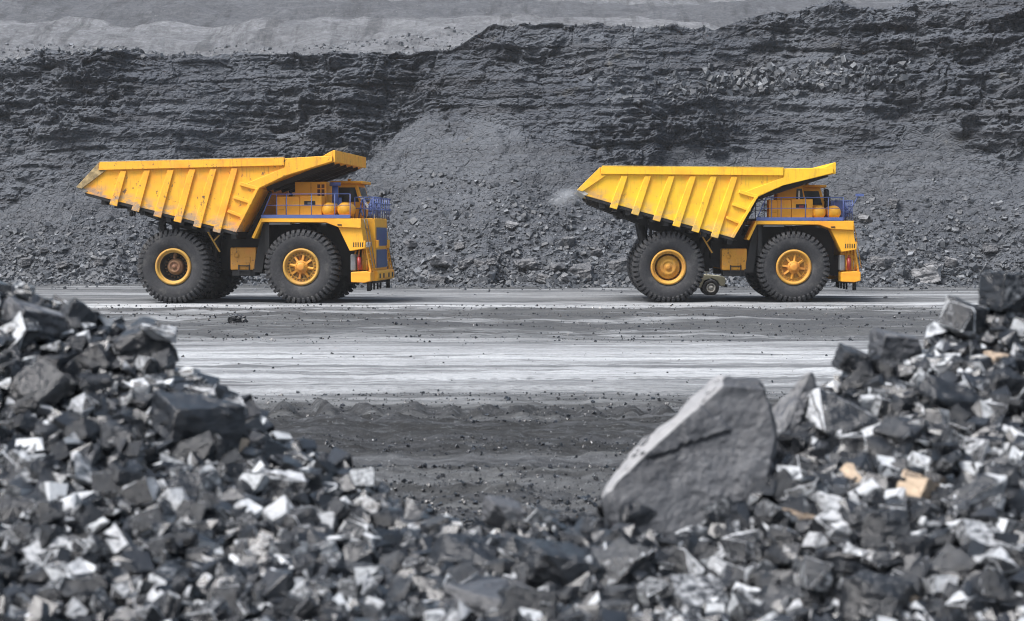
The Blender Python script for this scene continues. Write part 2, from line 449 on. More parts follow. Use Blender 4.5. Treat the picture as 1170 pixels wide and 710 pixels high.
# ------------------------------------------------------------------ cliff
def cliff_surface(X, T):
    """X world x, T profile parameter 0..5 (toe, scree, scree top, face, crest, back)"""
    lw = fbm(X * .045, 0, 0, 3, 41)
    but = sm(-9, 1.5, X + 1.2 * vn(X * .3, 2, 0, 5))             # 0 = recessed wall at left, 1 = buttress
    toeY = 121 - 7 * but - 4 * sm(14, 38, X) + 1.8 * lw
    scr0 = 6.4 + 1.2 * vn(X * .11, 1, 0, 6) + 1.3 * but + .8 * np.exp(-((X - 12) / 5) ** 2)
    fan = 5.2 * np.exp(-((X + 5.5) / np.where(X < -5.5, 4.6, 8.5)) ** 2)
    scrZ = scr0 + fan
    crestZ = 16.6 + 1.4 * sm(-4, -1, X) + 1.5 * sm(14, 19, X) - .5 * sm(34, 42, X) + .35 * vn(X * .35, 5, 0, 7) + .15 * vn(X * 1.3, 5, 0, 8) - .9 * sm(-34, -44, X)
    crestY = toeY + scr0 * 1.42 + (crestZ - scr0) * .52 + 1.0 * vn(X * .16, 7, 0, 9)
    scrY = crestY - (crestZ - scrZ) * .52
    toeY = np.minimum(toeY, scrY - scrZ * 1.38)
    m1Y = toeY + (scrY - toeY) * .5; m1Z = scrZ * .47
    m2Z = scrZ + (crestZ - scrZ) * .55; m2Y = scrY + (crestY - scrY) * .46
    tn = 1.5 * fbm(X * .3, 4, 0, 3, 42)
    kY = [toeY - 6 + tn, toeY + tn, m1Y, scrY, m2Y, crestY, crestY + 14, crestY + 40]
    kZ = [toeY * 0 - .25, toeY * 0 + .05, m1Z, scrZ, m2Z, crestZ, crestZ + .5, crestZ + .2]
    Y = np.zeros_like(X); Z = np.zeros_like(X)
    for i in range(7):
        f = np.clip(T - i, 0, 1)
        Y = Y + (kY[i + 1] - kY[i]) * f; Z = Z + (kZ[i + 1] - kZ[i]) * f
    return Y + kY[0], Z + kZ[0], but
cx = axis([(-150, -60, 3), (-60, -46, .6), (-46, 46, .115), (46, 60, .6), (60, 150, 3)])
ct = np.concatenate([np.linspace(0, 1, 12)[:-1], np.linspace(1, 3, 95)[:-1], np.linspace(3, 5, 130)[:-1], np.linspace(5, 5.3, 14)[:-1], np.linspace(5.3, 7, 8)])
CX, CT = np.meshgrid(cx, ct, indexing='ij')
CY, CZ, CB = cliff_surface(CX, CT)
face = sm(2.75, 3.15, CT + .35 * fbm(CX * .25, CT * 1.2, 0, 4, 60)) * sm(5.1, 4.9, CT)
scree = sm(.6, 1.2, CT) * (1 - sm(2.75, 3.15, CT + .35 * fbm(CX * .25, CT * 1.2, 0, 4, 60)))
warp = .7 * fbm(CX * .06, CY * .05, CZ * .1, 3, 62)
zz = CZ + warp + .05 * CX * 0
bed = vn(zz * 1.15, CX * .05, 0, 63) * .75 + vn(zz * 2.9, CX * .12, 0, 64) * .38 + vn(zz * 6.5, CX * .25, 0, 65) * .16
wx = CX + .35 * fbm(CX * .4, CZ * .4, 0, 3, 66)
def bricks(f, g, sd):
    zf = zz * f + .16 * vn(wx * g * .6, CY * .2, zz * f * .5, sd) + .09 * vn(wx * g * 2.2, 0, zz * f, sd + 1)
    k = np.floor(zf).astype(np.int64); zero = np.zeros_like(k)
    xf = wx * g * (.7 + .6 * _h(k, zero, zero, sd + 2)) + 40 * _h(k, zero + 1, zero, sd + 3) + .14 * vn(wx * g * 2, zz * f * 2, 0, sd + 4)
    j = np.floor(xf).astype(np.int64)
    ez = np.minimum(zf - k, 1 - zf + k); exx = np.minimum(xf - j, 1 - xf + j)
    return (_h(k, zero, zero, sd + 5) - .5) * .7 + (_h(k, j, zero, sd + 6) - .5), np.minimum(ez, exx * 1.4)
b1, e1 = bricks(.55, .22, 160); b2, e2 = bricks(1.5, .55, 170); b3, e3 = bricks(3.6, 1.5, 180)
blocks = b1 * .62 + b2 * .46 + b3 * .26 - .25 * sm(.07, 0, e1) - .16 * sm(.09, 0, e2)
f1, f2, cid = worley(wx * .45, CY * .2, zz * .9, 67)
g1, g2, gid = worley(wx * 1.15, CY * .4, zz * 2.1, 68)
relief = .45 + .65 * sm(-.35, .35, fbm(CX * .09, 2, CZ * .13, 3, 190))
disp = face * relief * (bed * .30 + blocks + (cid - .5) * .45 + (gid - .5) * .22 + .20 * fbm(CX * 1.6, CY * 1.6, CZ * 2.4, 3, 169, .6) + .75 * fbm(CX * .3, CY * .3, CZ * .45, 6, 69, .58) + .9 * fbm(CX * .11, 3, CZ * .09, 2, 70) + .35 * (1 - np.abs(fbm(CX * .33 + .4 * CZ * .1, 0, CZ * .07, 3, 191)) * 1.6))
h1, h2, hid = worley(CX * 1.5, CY * 1.5, CZ * 1.5, 71)
disp = disp + scree * (.30 * (1 - h1) * hid + .35 * fbm(CX * .16, CY * .16, CZ * .1, 3, 72) + .22 * fbm(CX * .9, CY * .9, CZ * .9, 4, 73))
# light mound of loose stone lying on the crest at left
disp = disp + sm(4.9, 5.1, CT) * sm(5.6, 5.25, CT) * (.25 * fbm(CX * .8, CY * .8, 0, 3, 74))
NY, NZ = -.75, .62
CYd = CY + disp * NY * (1 - .3 * scree); CZd = CZ + disp * NZ * (.28 + .72 * scree)
CXd = CX + face * .25 * fbm(CX * .8, CZ * .8, CY * .8, 3, 75)
me = mesh_arrays('cliff', np.stack([CXd, CYd, CZd], -1).reshape(-1, 3), grid_faces(len(cx), len(ct)), {'scree': ('POINT', scree.ravel())})
tag(link('cliff', me, M['cliff']), 'dark layered coal face with rubble slope along its foot', 'cliff', kind='structure')

# far benches
hx = axis([(-900, -160, 60), (-160, 160, 1.3), (160, 900, 60)])
kD = np.array([140, 160, 168, 176, 205, 209, 212, 262, 268, 285, 345, 480, 900.])
kZ = np.array([12, 15.2, 17.5, 19.6, 27.2, 27.6, 27.9, 37.4, 37.8, 40.5, 58, 62, 62.])
kB = np.array([.5, .5, .7, .72, .80, 1.15, .18, .08, .75, .12, .05, .2, .2])
hd = np.unique(np.concatenate([np.linspace(140, 215, 110), np.linspace(215, 345, 110), [380, 480, 900]]))
HX, HD = np.meshgrid(hx, hd, indexing='ij')
off = 7 * fbm(HX * .012, 0, 0, 3, 80)
HZ = np.interp(HD + off * sm(150, 190, HD), kD, kZ)
HB = np.interp(HD + off + 5 * fbm(HX * .03, HD * .05, 0, 4, 81), kD, kB)
tilt = -.012 * (HX + 10) * sm(160, 230, HD)
HZ = HZ + np.clip(tilt, -2, 2) + .8 * fbm(HX * .05, HD * .08, 0, 5, 82) * sm(150, 170, HD) + .7 * fbm(HX * .14, HD * .2, 0, 4, 83) * sm(160, 200, HD)
HB = HB * (1 - .7 * sm(-22, -38, HX + .25 * (HD - 200)) * sm(190, 170, HD) * 1)
me = mesh_arrays('hill', np.stack([HX, HD, HZ], -1).reshape(-1, 3), grid_faces(len(hx), len(hd)), {'bench': ('POINT', HB.ravel())}, smooth=True)
tag(link('hill', me, M['hill']), 'pale grey spoil slope cut into benches beyond the coal face', 'hill', kind='structure')

# ------------------------------------------------------------------ rocks
def hull_rock(seed, asp, n=12, boxy=.36):
    r = np.random.default_rng(seed)
    u = r.uniform(-1, 1, (n, 3)); p = np.sign(u) * np.abs(u) ** boxy * np.array(asp)
    bm = bmesh.new()
    for v in p: bm.verts.new(v)
    res = bmesh.ops.convex_hull(bm, input=bm.verts)
    bmesh.ops.delete(bm, geom=[v for v in bm.verts if not v.link_faces], context='VERTS')
    bmesh.ops.dissolve_limit(bm, angle_limit=R(13), verts=bm.verts, edges=bm.edges)
    return bm

def simple_rock(seed, asp, n=12):
    bm = hull_rock(seed, asp, n + 7)
    r = random.Random(seed)
    V, F, fa = [], [], []
    bm.verts.index_update()
    V = np.array([v.co[:] for v in bm.verts])
    for f in bm.faces:
        a = r.random(); idx = [v.index for v in f.verts]
        for i in range(1, len(idx) - 1): F.append((idx[0], idx[i], idx[i + 1])); fa.append(a)
    bm.free()
    V = V / max(1e-6, np.abs(V).max())
    return V, np.array(F), np.array(fa)

def detail_rock(name, seed, asp, n=14, rough=.05, cuts=3, bm=None, beds=True, norm=True, emin=.16):
    bm = bm or hull_rock(seed, asp, n)
    r = random.Random(seed)
    if norm:
        m = max(max(abs(c) for c in v.co) for v in bm.verts)
        bmesh.ops.scale(bm, vec=(1 / m,) * 3, verts=bm.verts)
    bmesh.ops.bevel(bm, geom=bm.edges[:], offset=.035, segments=1, affect='EDGES', profile=.5)
    lay = bm.faces.layers.float.new('facet')
    for f in bm.faces: f[lay] = r.random() if f.calc_area() > .03 else .75 + .25 * r.random()
    bmesh.ops.triangulate(bm, faces=bm.faces[:])
    for k in range(cuts):
        es = [e for e in bm.edges if e.calc_length() > emin]
        if es: bmesh.ops.subdivide_edges(bm, edges=es, cuts=1)
        bmesh.ops.triangulate(bm, faces=bm.faces[:])
    bm.normal_update()
    P = np.array([v.co[:] for v in bm.verts]); N = np.array([v.normal[:] for v in bm.verts])
    s = seed * 13 % 997
    dd = rough * fbm(P[:, 0] * 2 + s, P[:, 1] * 2, P[:, 2] * 2, 5, 90, .6)
    if beds: dd = dd + rough * .9 * vn(P[:, 2] * 7 + s, P[:, 0] * .8, P[:, 1] * .8, 92)
    w1, w2, wi = worley(P[:, 0] * 2.2 + s, P[:, 1] * 2.2, P[:, 2] * 3.2, 93)
    dd = dd + rough * 1.1 * (wi - .5)
    P = P + N * dd[:, None]
    for v, p in zip(bm.verts, P): v.co = p
    me = bpy.data.meshes.new(name); bm.to_mesh(me); bm.free()
    return me

SHAPES = {'blocky': (.95, .8, .75), 'flat': (1, .85, .38), 'long': (1, .45, .42), 'wedge': (1, .8, .6)}
simple = {k: [simple_rock(100 * j + i, a, 11 + (i % 4)) for i in range(14)] for j, (k, a) in enumerate(SHAPES.items())}
proto = {k: [detail_rock('coal_chunk', 900 + 50 * j + i, a, 20 + i % 4 if k != 'wedge' else 12, .05, 3) for i in range(8)] for j, (k, a) in enumerate(SHAPES.items())}
keys = list(SHAPES)

def eul(e): return np.array(Euler(e).to_matrix())

def merge(items):
    """items: (V,F,fa, pos, size, rotmatrix, tone) -> arrays"""
    Vs, Fs, A, T, o = [], [], [], [], 0
    for V, F, fa, p, s, rm, tone in items:
        Vs.append((V * s) @ rm.T + p); Fs.append(F + o); o += len(V); A.append(fa); T.append(np.full(len(F), tone))
    return np.concatenate(Vs), np.concatenate(Fs), np.concatenate(A), np.concatenate(T)

# scree stones on the rubble slope and the cliff foot: uncountable
def at_cliff(x, t):
    i = np.clip(np.searchsorted(cx, x), 1, len(cx) - 1); j = np.clip(np.searchsorted(ct, t), 1, len(ct) - 1)
    return np.array([CXd[i, j], CYd[i, j], CZd[i, j]])
items = []
for q in range(48000):
    x = rng.uniform(-46, 46); t = 1 + 2.1 * rng.random() ** 2.1
    if rng.random() < .10: t = rng.uniform(.35, 1.1)
    p = at_cliff(x, t)
    s = (.04 + .07 * rng.random() ** 3) * (1.1 - .22 * (t - 1)) + (.20 * rng.random() ** 9 if t < 2.3 else 0)
    k = keys[rng.integers(4)]; V, F, fa = simple[k][rng.integers(14)]
    items.append((V, F, fa, p + np.array([0, 0, s * .25]), s, eul(rng.uniform(-.7, .7, 3) + np.array([0, 0, rng.uniform(0, 6)])), rng.random()))
for q in range(2600):     # stones rolled out on the pit floor
    x = rng.uniform(-44, 44); p = at_cliff(x, 1.0); p[1] -= rng.exponential(3.0); p[2] = float(ground_z(np.array(x), np.array(p[1])))
    s = .03 + .12 * rng.random() ** 4
    V, F, fa = simple[keys[rng.integers(4)]][rng.integers(14)]
    items.append((V, F, fa, p + np.array([0, 0, s * .3]), s, eul(rng.uniform(-3, 3, 3)), .6 * rng.random()))
for q in range(1500):     # loose stones on the crest
    x = rng.uniform(-45, 45)
    if not (-40 < x < -24) and rng.random() < .55: continue
    p = at_cliff(x, rng.uniform(4.93, 5.25)); s = .04 + (.20 if -40 < x < -24 else .10) * rng.random() ** 2
    V, F, fa = simple[keys[rng.integers(4)]][rng.integers(14)]
    items.append((V, F, fa, p + np.array([0, 0, s * .3]), s, eul(rng.uniform(-3, 3, 3)), rng.random()))
hk = np.arange(len(hx))
for q in range(9000):     # debris on the first bench beyond the crest
    x = rng.uniform(-60, 30); i = int(np.argmin(np.abs(hx - x))); j = int(rng.integers(20, 82))
    p = np.array([HX[i, j], HD[i, j], HZ[i, j]]) + np.array([rng.uniform(-.6, .6), 0, 0]); s = .05 + .22 * rng.random() ** 5
    V, F, fa = simple[keys[rng.integers(4)]][rng.integers(14)]
    items.append((V, F, fa, p, s, eul(rng.uniform(-3, 3, 3)), .3 + .9 * rng.random()))
for q in range(500):      # stones on the mid ledge of the buttress
    x = rng.normal(19, 5); p = at_cliff(x, 3.95 + .12 * rng.normal()); s = .10 + .22 * rng.random() ** 3
    V, F, fa = simple[keys[rng.integers(4)]][rng.integers(14)]
    items.append((V, F, fa, p + np.array([0, 0, s * .3]), s, eul(rng.uniform(-3, 3, 3)), .4 + .6 * rng.random()))
V, F, A, T = merge(items)
me = mesh_arrays('scree', V, F, {'facet': ('FACE', A), 'tone': ('FACE', T)})
tag(link('scree', me, M['scree']), 'loose grey stones spread over the rubble slope below the coal face', 'scree', kind='stuff')

# clods over the near mud
items = []
gy_ = 21 + 62 * rng.random(42000) ** 2.2
keep = ~((37 < gy_) & (gy_ < 54) & (rng.random(42000) < .95)) & (vn(gy_ * .2, gy_ * .9, 0, 55) > -.2)
gy_ = gy_[keep]; gx_ = rng.uniform(-.34, .34, len(gy_)) * gy_ * 1.1; gz_ = ground_z(gx_, gy_)
for x, y, z in zip(gx_, gy_, gz_):
    s = (.007 + .022 * rng.random() ** 5) * (1 + y / 70)
    V, F, fa = simple[keys[rng.integers(4)]][rng.integers(14)]
    items.append((V, F, fa, np.array([x, y, z + s * .3]), s, eul(rng.uniform(-3, 3, 3)), rng.random() * .35))
V, F, A, T = merge(items)
me = mesh_arrays('gravel', V, F, {'facet': ('FACE', A), 'tone': ('FACE', T)})
tag(link('gravel', me, M['rubble']), 'small dark crumbs of coal scattered over the pit floor', 'gravel', kind='stuff')

bprot = [detail_rock('boulder', 2000 + i, ((.95, .8, .7), (1, .8, .45), (1, .6, .55))[i % 3], 22, .06, 4) for i in range(9)]
bshape = ['chunky', 'flat', 'elongated']
ORD = ['first', 'second', 'third', 'fourth', 'fifth', 'sixth', 'seventh', 'eighth', 'ninth', 'tenth', 'eleventh', 'twelfth', 'thirteenth', 'fourteenth', 'fifteenth', 'sixteenth', 'seventeenth', 'eighteenth', 'nineteenth', 'twentieth']
named_b = [(505, 298, 27, 1), (532, 300, 20, 1), (547, 301, 12, 0), (600, 303, 24, 2), (638, 305, 18, 1), (662, 310, 26, 0), (646, 318, 14, 1), (706, 304, 22, 0), (525, 281, 12, 0),
           (648, 275, 14, 0), (585, 258, 14, 1), (500, 318, 20, 1), (620, 318, 16, 2), (1017, 233, 14, 0), (1012, 300, 18, 0), (1128, 283, 16, 0), (1058, 313, 34, 2), (1000, 298, 14, 0), (1085, 300, 15, 0), (1062, 303, 15, 1),
           (30, 300, 12, 0), (70, 303, 14, 1), (115, 300, 11, 0), (140, 283, 10, 0), (50, 285, 10, 1), (985, 250, 12, 1), (1040, 290, 11, 0), (470, 280, 11, 0), (560, 300, 12, 2), (680, 290, 12, 0)]
blist = []
for (px, py, wpx, kind) in named_b:
    best = None
    for t in np.linspace(.3, 2.9, 90):
        D = 122.
        for _ in range(3): p = at_cliff((px - 585) / FPX * D, t); D = p[1]
        yy = 268 + (CAMZ - p[2]) / p[1] * FPX
        if best is None or abs(yy - py - wpx * .12) < best[0]: best = (abs(yy - py - wpx * .12), p)
    blist.append((px, wpx, kind, best[1]))
zone = lambda px: 'left of the scuffed truck' if px < 150 else ('past the scuffed truck nose' if px < 480 else ('between the trucks' if px < 720 else 'past the clean truck nose'))
seen = {}
for px, wpx, kind, p in sorted(blist, key=lambda b: b[0]):
    s = wpx / FPX * p[1] / 2 * 1.05
    i = kind + 3 * rng.integers(3)
    o = link('boulder', bprot[i], M['boulder'])
    o.location = p + np.array([0, -.15, s * .18]); o.scale = (s,) * 3
    o.rotation_euler = (rng.uniform(-.25, .25), rng.uniform(-.3, .3), rng.uniform(-.5, .5) + rng.integers(2) * 3.1)
    size = 'large' if wpx >= 20 else ('medium' if wpx >= 14 else 'small')
    key = (size, bshape[kind], zone(px)); seen.setdefault(key, []).append(o)
for (size, sh, zn), lst in seen.items():
    for j, o in enumerate(lst):
        lab = f'{size} {sh} grey boulder on the rubble {zn}'
        if len(lst) > 1: lab += f', {ORD[j]} from left'
        tag(o, lab, 'boulder', 'boulders along the foot of the coal face')
# clod lying on the road
o = link('mud_clod', detail_rock('mud_clod', 3100, (1, .8, .5), 14, .12, 4), M['dark'])
p = px2w(270, 369, 66.); o.location = (p.x, 66., .14); o.scale = (.38, .34, .3)
tag(o, 'dark lump of mud lying alone on the road before the scuffed truck', 'mud clod')

# ------------------------------------------------------------------ trucks
def tyre_mesh():
    m = MB()
    half = [(.84, -.40), (.88, -.46), (1.02, -.53), (1.25, -.57), (1.42, -.56), (1.55, -.52), (1.61, -.44), (1.63, -.3)]
    prof = half + [(r, -y) for r, y in half[::-1]]
    m.lathe(prof, 84)
    NL = 42
    for side in (-1, 1):
        for k in range(NL):
            a0 = 2 * math.pi * (k + (.5 if side > 0 else 0)) / NL
            wd = .30 * 2 * math.pi / NL
            poly = [(1.44, .558), (1.50, .575), (1.62, .555), (1.73, .49), (1.76, .42), (1.76, .02), (1.60, .02), (1.60, .44), (1.5, .52)]
            ra, rb = [], []
            for r, y in poly:
                sk = a0 + side * (.57 - y) * .09
                wq = wd * (1.0 if r > 1.6 else .82)
                for ring, sg in ((ra, -1), (rb, 1)):
                    t = sk + sg * wq
                    ring.append(m.bm.verts.new((r * math.cos(t), side * y, r * math.sin(t))))
            n = len(poly)
            m.bm.faces.new(ra); m.bm.faces.new(rb[::-1])
            for i in range(n): m.bm.faces.new((ra[i], rb[i], rb[(i + 1) % n], ra[(i + 1) % n]))
    return m.mesh('tyre')
TYRE = tyre_mesh(); TYRE.materials.append(M['tyre'])

def wheel(parent, x, y, z, flip, front, mats, spin=0., clean=False):
    e = empty('wheel', (x, y, z), parent, rot=(0, spin, math.pi if flip else 0))
    link('tyre', TYRE, None, e)
    ring = [(.865, -.40), (.87, -.47), (.83, -.52), (.775, -.525), (.745, -.49), (.74, -.43)]
    if front:
        MB().lathe(ring + [(.70, -.41), (.69, -.33), (.60, -.32), (.58, -.36), (.55, -.36), (.54, -.30), (.2, -.30)], 56).build('rim', mats['rim'], e)
        h = MB().lathe([(.32, -.28), (.30, -.46), (.27, -.50), (.20, -.51), (.19, -.58), (.12, -.60), (0, -.60)], 36)
        for k in range(8):
            a = 2 * math.pi * k / 8 + .2
            h.bar((.24 * math.cos(a), -.40, .24 * math.sin(a)), (.56 * math.cos(a), -.345, .56 * math.sin(a)), .13, .10)
        for k in range(28):
            a = 2 * math.pi * k / 28
            h.tube((.645 * math.cos(a), -.32, .645 * math.sin(a)), (.645 * math.cos(a), -.385, .645 * math.sin(a)), .026, 6)
        for k in range(16):
            a = 2 * math.pi * k / 16; h.tube((.245 * math.cos(a), -.5, .245 * math.sin(a)), (.245 * math.cos(a), -.525, .245 * math.sin(a)), .02, 6)
        h.build('hub', mats['hub'], e)
        q = MB()
        for k in range(8):
            for dd in (-.16, .16):
                a = 2 * math.pi * (k + .5) / 8 + .2 + dd
                q.bar((.40 * math.cos(a), -.302, .40 * math.sin(a)), (.535 * math.cos(a), -.302, .535 * math.sin(a)), .09, .02)
        for k in range(28):
            a = 2 * math.pi * (k + .5) / 28; q.bar((.60 * math.cos(a), -.322, .60 * math.sin(a)), (.685 * math.cos(a), -.332, .685 * math.sin(a)), .045, .015)
        q.build('hub_slots', mats['well'], e)
    else:
        MB().lathe(ring + [(.70, -.40), (.665, -.38)], 56).build('rim', mats['rim'], e)
        MB().lathe([(.664, -.38), (.65, -.05), (.62, .10), (.2, .12)], 56).build('rim_well', mats['well'], e)
        if clean: hp = [(.60, .08), (.57, -.20), (.53, -.24), (.42, -.25), (.40, -.31), (.27, -.33), (.25, -.30), (.14, -.31), (.12, -.38), (.05, -.39), (0, -.39)]
        else: hp = [(.40, .08), (.38, -.16), (.34, -.20), (.31, -.20), (.29, -.30), (.20, -.32), (.19, -.27), (.10, -.28), (.09, -.36), (0, -.36)]
        h = MB().lathe(hp, 40)
        for k in range(20):
            a = 2 * math.pi * k / 20; rr = .62 if clean else .50
            h.tube((rr * math.cos(a), .09, rr * math.sin(a)), (rr * math.cos(a), -.02, rr * math.sin(a)), .03, 6)
        if not clean: h.bar((.27, -.2, -.27), (.42, -.12, -.46), .12, .12)
        h.build('hub', mats['hub2'], e)
    return e

def truck(name, loc, yaw, label, mats, v):
    """v: 'scuffed' or 'clean' fittings"""
    clean = v == 'clean'
    t = empty(name, loc, rz=yaw)
    tag(t, label, 'dump truck')
    Y, Yb, O = mats['body'], mats['body'], mats['top']
    ex = .42 if clean else .28
    # --- wheels
    for (x, yy, fl, fr) in ((6.09, -2.87, 0, 1), (6.09, 2.87, 1, 1), (0, -2.92, 0, 0), (0, 2.92, 1, 0), (0, -1.72, 0, 0), (0, 1.72, 1, 0)):
        wheel(t, x, yy, 1.755, fl, fr, mats, spin=random.uniform(0, 6), clean=clean)
    # --- dump body
    HW = 3.85
    side = [(-4.45, 5.46), (-4.10, 5.22), (3.18, 3.36), (4.24, 5.36), (5.45, 5.96), (7.44 + ex, 6.62), (7.44 + ex, 6.90), (5.5, 6.78), (-3.30, 6.60)]
    b = MB()
    for s in (-1, 1):
        b.prism(side, s * HW, s * (HW - .10))
    b.prism([(-4.10, 5.24), (3.18, 3.38), (3.22, 3.58), (-4.2, 5.46)], -HW + .103, HW - .103)                 # floor
    b.prism([(3.20, 3.40), (4.24, 5.38), (4.12, 5.46), (3.06, 3.50)], -HW + .103, HW - .103)                  # front wall
    b.prism([(4.20, 5.40), (5.45, 5.99), (7.40 + ex, 6.65), (7.38 + ex, 6.76), (5.41, 6.12), (4.14, 5.53)], -HW + .103, HW - .103)     # canopy
    body = b.build('dump_body', Y, t, .015)
    # lip of the canopy
    lp = MB().box(7.44 + ex, 7.55 + ex, -HW, HW, 6.60, 7.14)
    for s in (-1, 1):
        lp.prism([(6.98 + ex, 6.885), (7.437 + ex, 6.905), (7.437 + ex, 7.13)], s * (HW + .002), s * (HW - .14))
    lp.build('canopy_lip', Y, body, .015)
    # top rails, tail flange, ribs
    for s in (-1, 1):
        a, c = (HW + .003, HW + .14)
        MB().prism([(-3.36, 6.26), (5.45, 6.44), (5.45, 6.82), (-3.30, 6.645)], s * a, s * c).build('top_rail', Y, body, .02)
        MB().prism([(-3.30, 6.648), (5.45, 6.823), (5.45, 6.85), (-3.30, 6.675)], s * (HW - .12), s * (HW + .143)).build('rail_cap', mats['cap'], body)
        MB().prism([(-4.47, 5.47), (-4.20, 5.40), (-3.02, 6.255), (-3.36, 6.255), (-3.36, 6.62)], s * (HW + .004), s * (HW + .09)).build('tail_flange', mats['tail'], body, .012)
    lipm = MB().prism([(-4.47, 5.45), (-4.08, 5.20), (-3.9, 5.28), (-4.3, 5.55)], -HW - .02, HW + .02)
    lipm.build('tail_lip', mats['tailsteel'], body, .02)
    fl_ = lambda x: 5.22 + (x + 4.10) * (3.36 - 5.22) / 7.28
    top = lambda x: 6.60 + (x + 3.3) * .0205
    for s in (-1, 1):
        for bx in (-2.68, -1.63, -.58, .38, 1.31, 2.24):
            zb = fl_(bx) - .24; sl = .30
            xt = bx + (6.27 - zb) * sl
            MB().prism([(bx - .19, zb + .05), (bx + .17, zb - .04), (xt + .15, 6.262 + .02 * xt), (xt - .15, 6.262 + .02 * xt)], s * (HW + .003), s * (HW + .095)).build('rib', Y, body, .02)
        # short ribs on the front corner
        for (x0, z0, x1, z1, hh) in ((3.35, 5.62, 4.26, 5.37, .16), (3.05, 5.0, 3.93, 4.72, .13), (2.78, 4.36, 3.56, 4.05, .13)):
            MB().bar((x0, s * (HW + .06), z0), (x1, s * (HW + .06), z1), .11, hh).build('short_rib', Y, body, .01)
        MB().prism([(3.18, 3.37), (4.25, 5.37), (4.12, 5.40), (3.03, 3.40)], s * (HW + .004), s * (HW + .13)).build('corner_plate', Y, body, .01)
        MB().prism([(3.42, 5.52), (4.25, 5.40), (5.45, 5.97), (7.42 + ex, 6.635), (7.42 + ex, 6.88), (5.462, 6.77), (5.462, 6.35)], s * (HW + .003), s * (HW + .09)).build('canopy_side', Y, body, .012)
        MB().prism([(-4.1, 5.215), (3.2, 3.352), (3.2, 3.22), (-4.0, 5.06)], s * (HW - .02), s * (HW - .5)).build('sill_beam', M['blackm'], body)
    und = MB()
    for bx in np.arange(-3.2, 3.1, .62):
        z = fl_(bx); und.box(bx - .12, bx + .12, -HW + .12, HW - .12, z - .34, z + .01)
    for yy in (-1.15, 1.15): und.prism([(-4.0, 5.12), (3.1, 3.32), (3.0, 2.86), (-.4, 3.62), (-3.9, 4.86)], yy - .22, yy + .22)
    for yy in (-2.9, -1.6, 0, 1.6, 2.9): und.bar((4.4, yy, 5.38), (7.3 + ex, yy, 6.58), .16, .22)
    for s_ in (-1, 1): und.prism([(3.3, 3.30), (4.35, 5.32), (4.45, 5.25), (3.5, 3.25)], s_ * 2.2 - .12, s_ * 2.2 + .12)
    und.build('underframe', M['blackm'], body)
    if clean:      # this body sits a little lower on its front pads
        pv = Vector((-3.3, 0, 5.4)); rm = Matrix.Rotation(.029, 3, 'Y')
        body.rotation_euler = (0, .029, 0); body.location = pv - rm @ pv
    # --- chassis, axle, suspension
    c = MB()
    for s in (-1, 1):
        c.prism([(-1.6, 2.5), (-1.2, 1.75), (2.4, 1.75), (4.4, 1.35), (8.6, 1.3), (8.9, 1.9), (8.6, 2.3), (4.6, 2.5), (3.6, 3.0), (1.0, 3.05), (-1.2, 3.0)], s * 1.3, s * .85)
    for x in (-1.2, 2.0, 4.0, 6.1, 8.3): c.box(x - .2, x + .2, -.85, .85, 1.5, 2.2)
    c.box(-.4, 4.3, -.84, .84, 2.1, 2.9)
    c.box(2.2, 4.35, -1.9, 1.9, 2.2, 3.35)
    c.box(4.35, 4.55, -3.2, 3.2, 2.3, 3.8)
    c.build('chassis_frame', M['blackm'], t)
    a = MB().lathe([(.0, -2.3), (.62, -2.3), (.62, -1.0), (.82, -.7), (.82, .7), (.62, 1.0), (.62, 2.3), (0, 2.3)], 32, (0, 0, 1.755))
    a.bar((0, 0, 1.755), (2.4, 0, 2.0), .8, .7)
    a.build('rear_axle', M['blackm'], t)
    f = MB().tube((6.09, -2.5, 1.755), (6.09, 2.5, 1.755), .3, 20)
    for s in (-1, 1): f.tube((6.05, s * 1.75, 1.5), (6.2, s * 1.45, 3.7), .27, 18)
    f.build('front_axle', M['blackm'], t)
    for s in (-1, 1):
        MB().tube((1.55, s * 2.0, 1.9), (1.9, s * 2.05, 3.6), .20, 16).tube((1.75, s * 2.02, 2.9), (1.95, s * 2.05, 3.75), .14, 16).build('hoist_cylinder', M['blackm'], t)
        MB().tube((-.9, s * 1.1, 2.2), (-1.25, s * 1.1, 3.9), .19, 16).build('rear_strut', M['blackm'], t)
        MB().bar((-.78, s * 2.32, fl_(-.8) - .2), (-.84, s * 2.32, 2.7), .10, .14).prism([(-1.0, fl_(-.8) - .3), (-.55, fl_(-.8) - .35), (-.72, fl_(-.8) - .7), (-.86, fl_(-.8) - .7)], s * 2.2, s * 2.44).build('rock_ejector', M['blackm'], t)
        MB().tube((-2.25, s * 2.6, fl_(-2.25) - .25), (-2.25, s * 2.6, fl_(-2.25) - .62), .09, 8).tube((-2.05, s * 2.6, fl_(-2.05) - .25), (-2.12, s * 2.6, fl_(-2.05) - .55), .06, 8).build('tail_lamp_bracket', M['blackm'], t)
        MB().bar((1.55, s * 3.05, 3.45), (2.15, s * 3.05, 2.45), .07).bar((1.85, s * 3.05, 2.95), (2.2, s * 3.05, 3.3), .06).build('pivot_brace', mats['rim'], t)
        # mud flap and inner panel by the front wheel
        MB().prism([(3.7, 1.5), (4.15, 1.5), (4.5, 3.78), (4.2, 3.78)], s * 3.0, s * 1.75).build('mud_flap', M['blackm'], t)
        MB().prism([(4.2, 1.9), (8.3, 1.7), (8.3, 3.78), (4.2, 3.78)], s * 1.52, s * 1.40).build('inner_wing', M['blackm'], t)
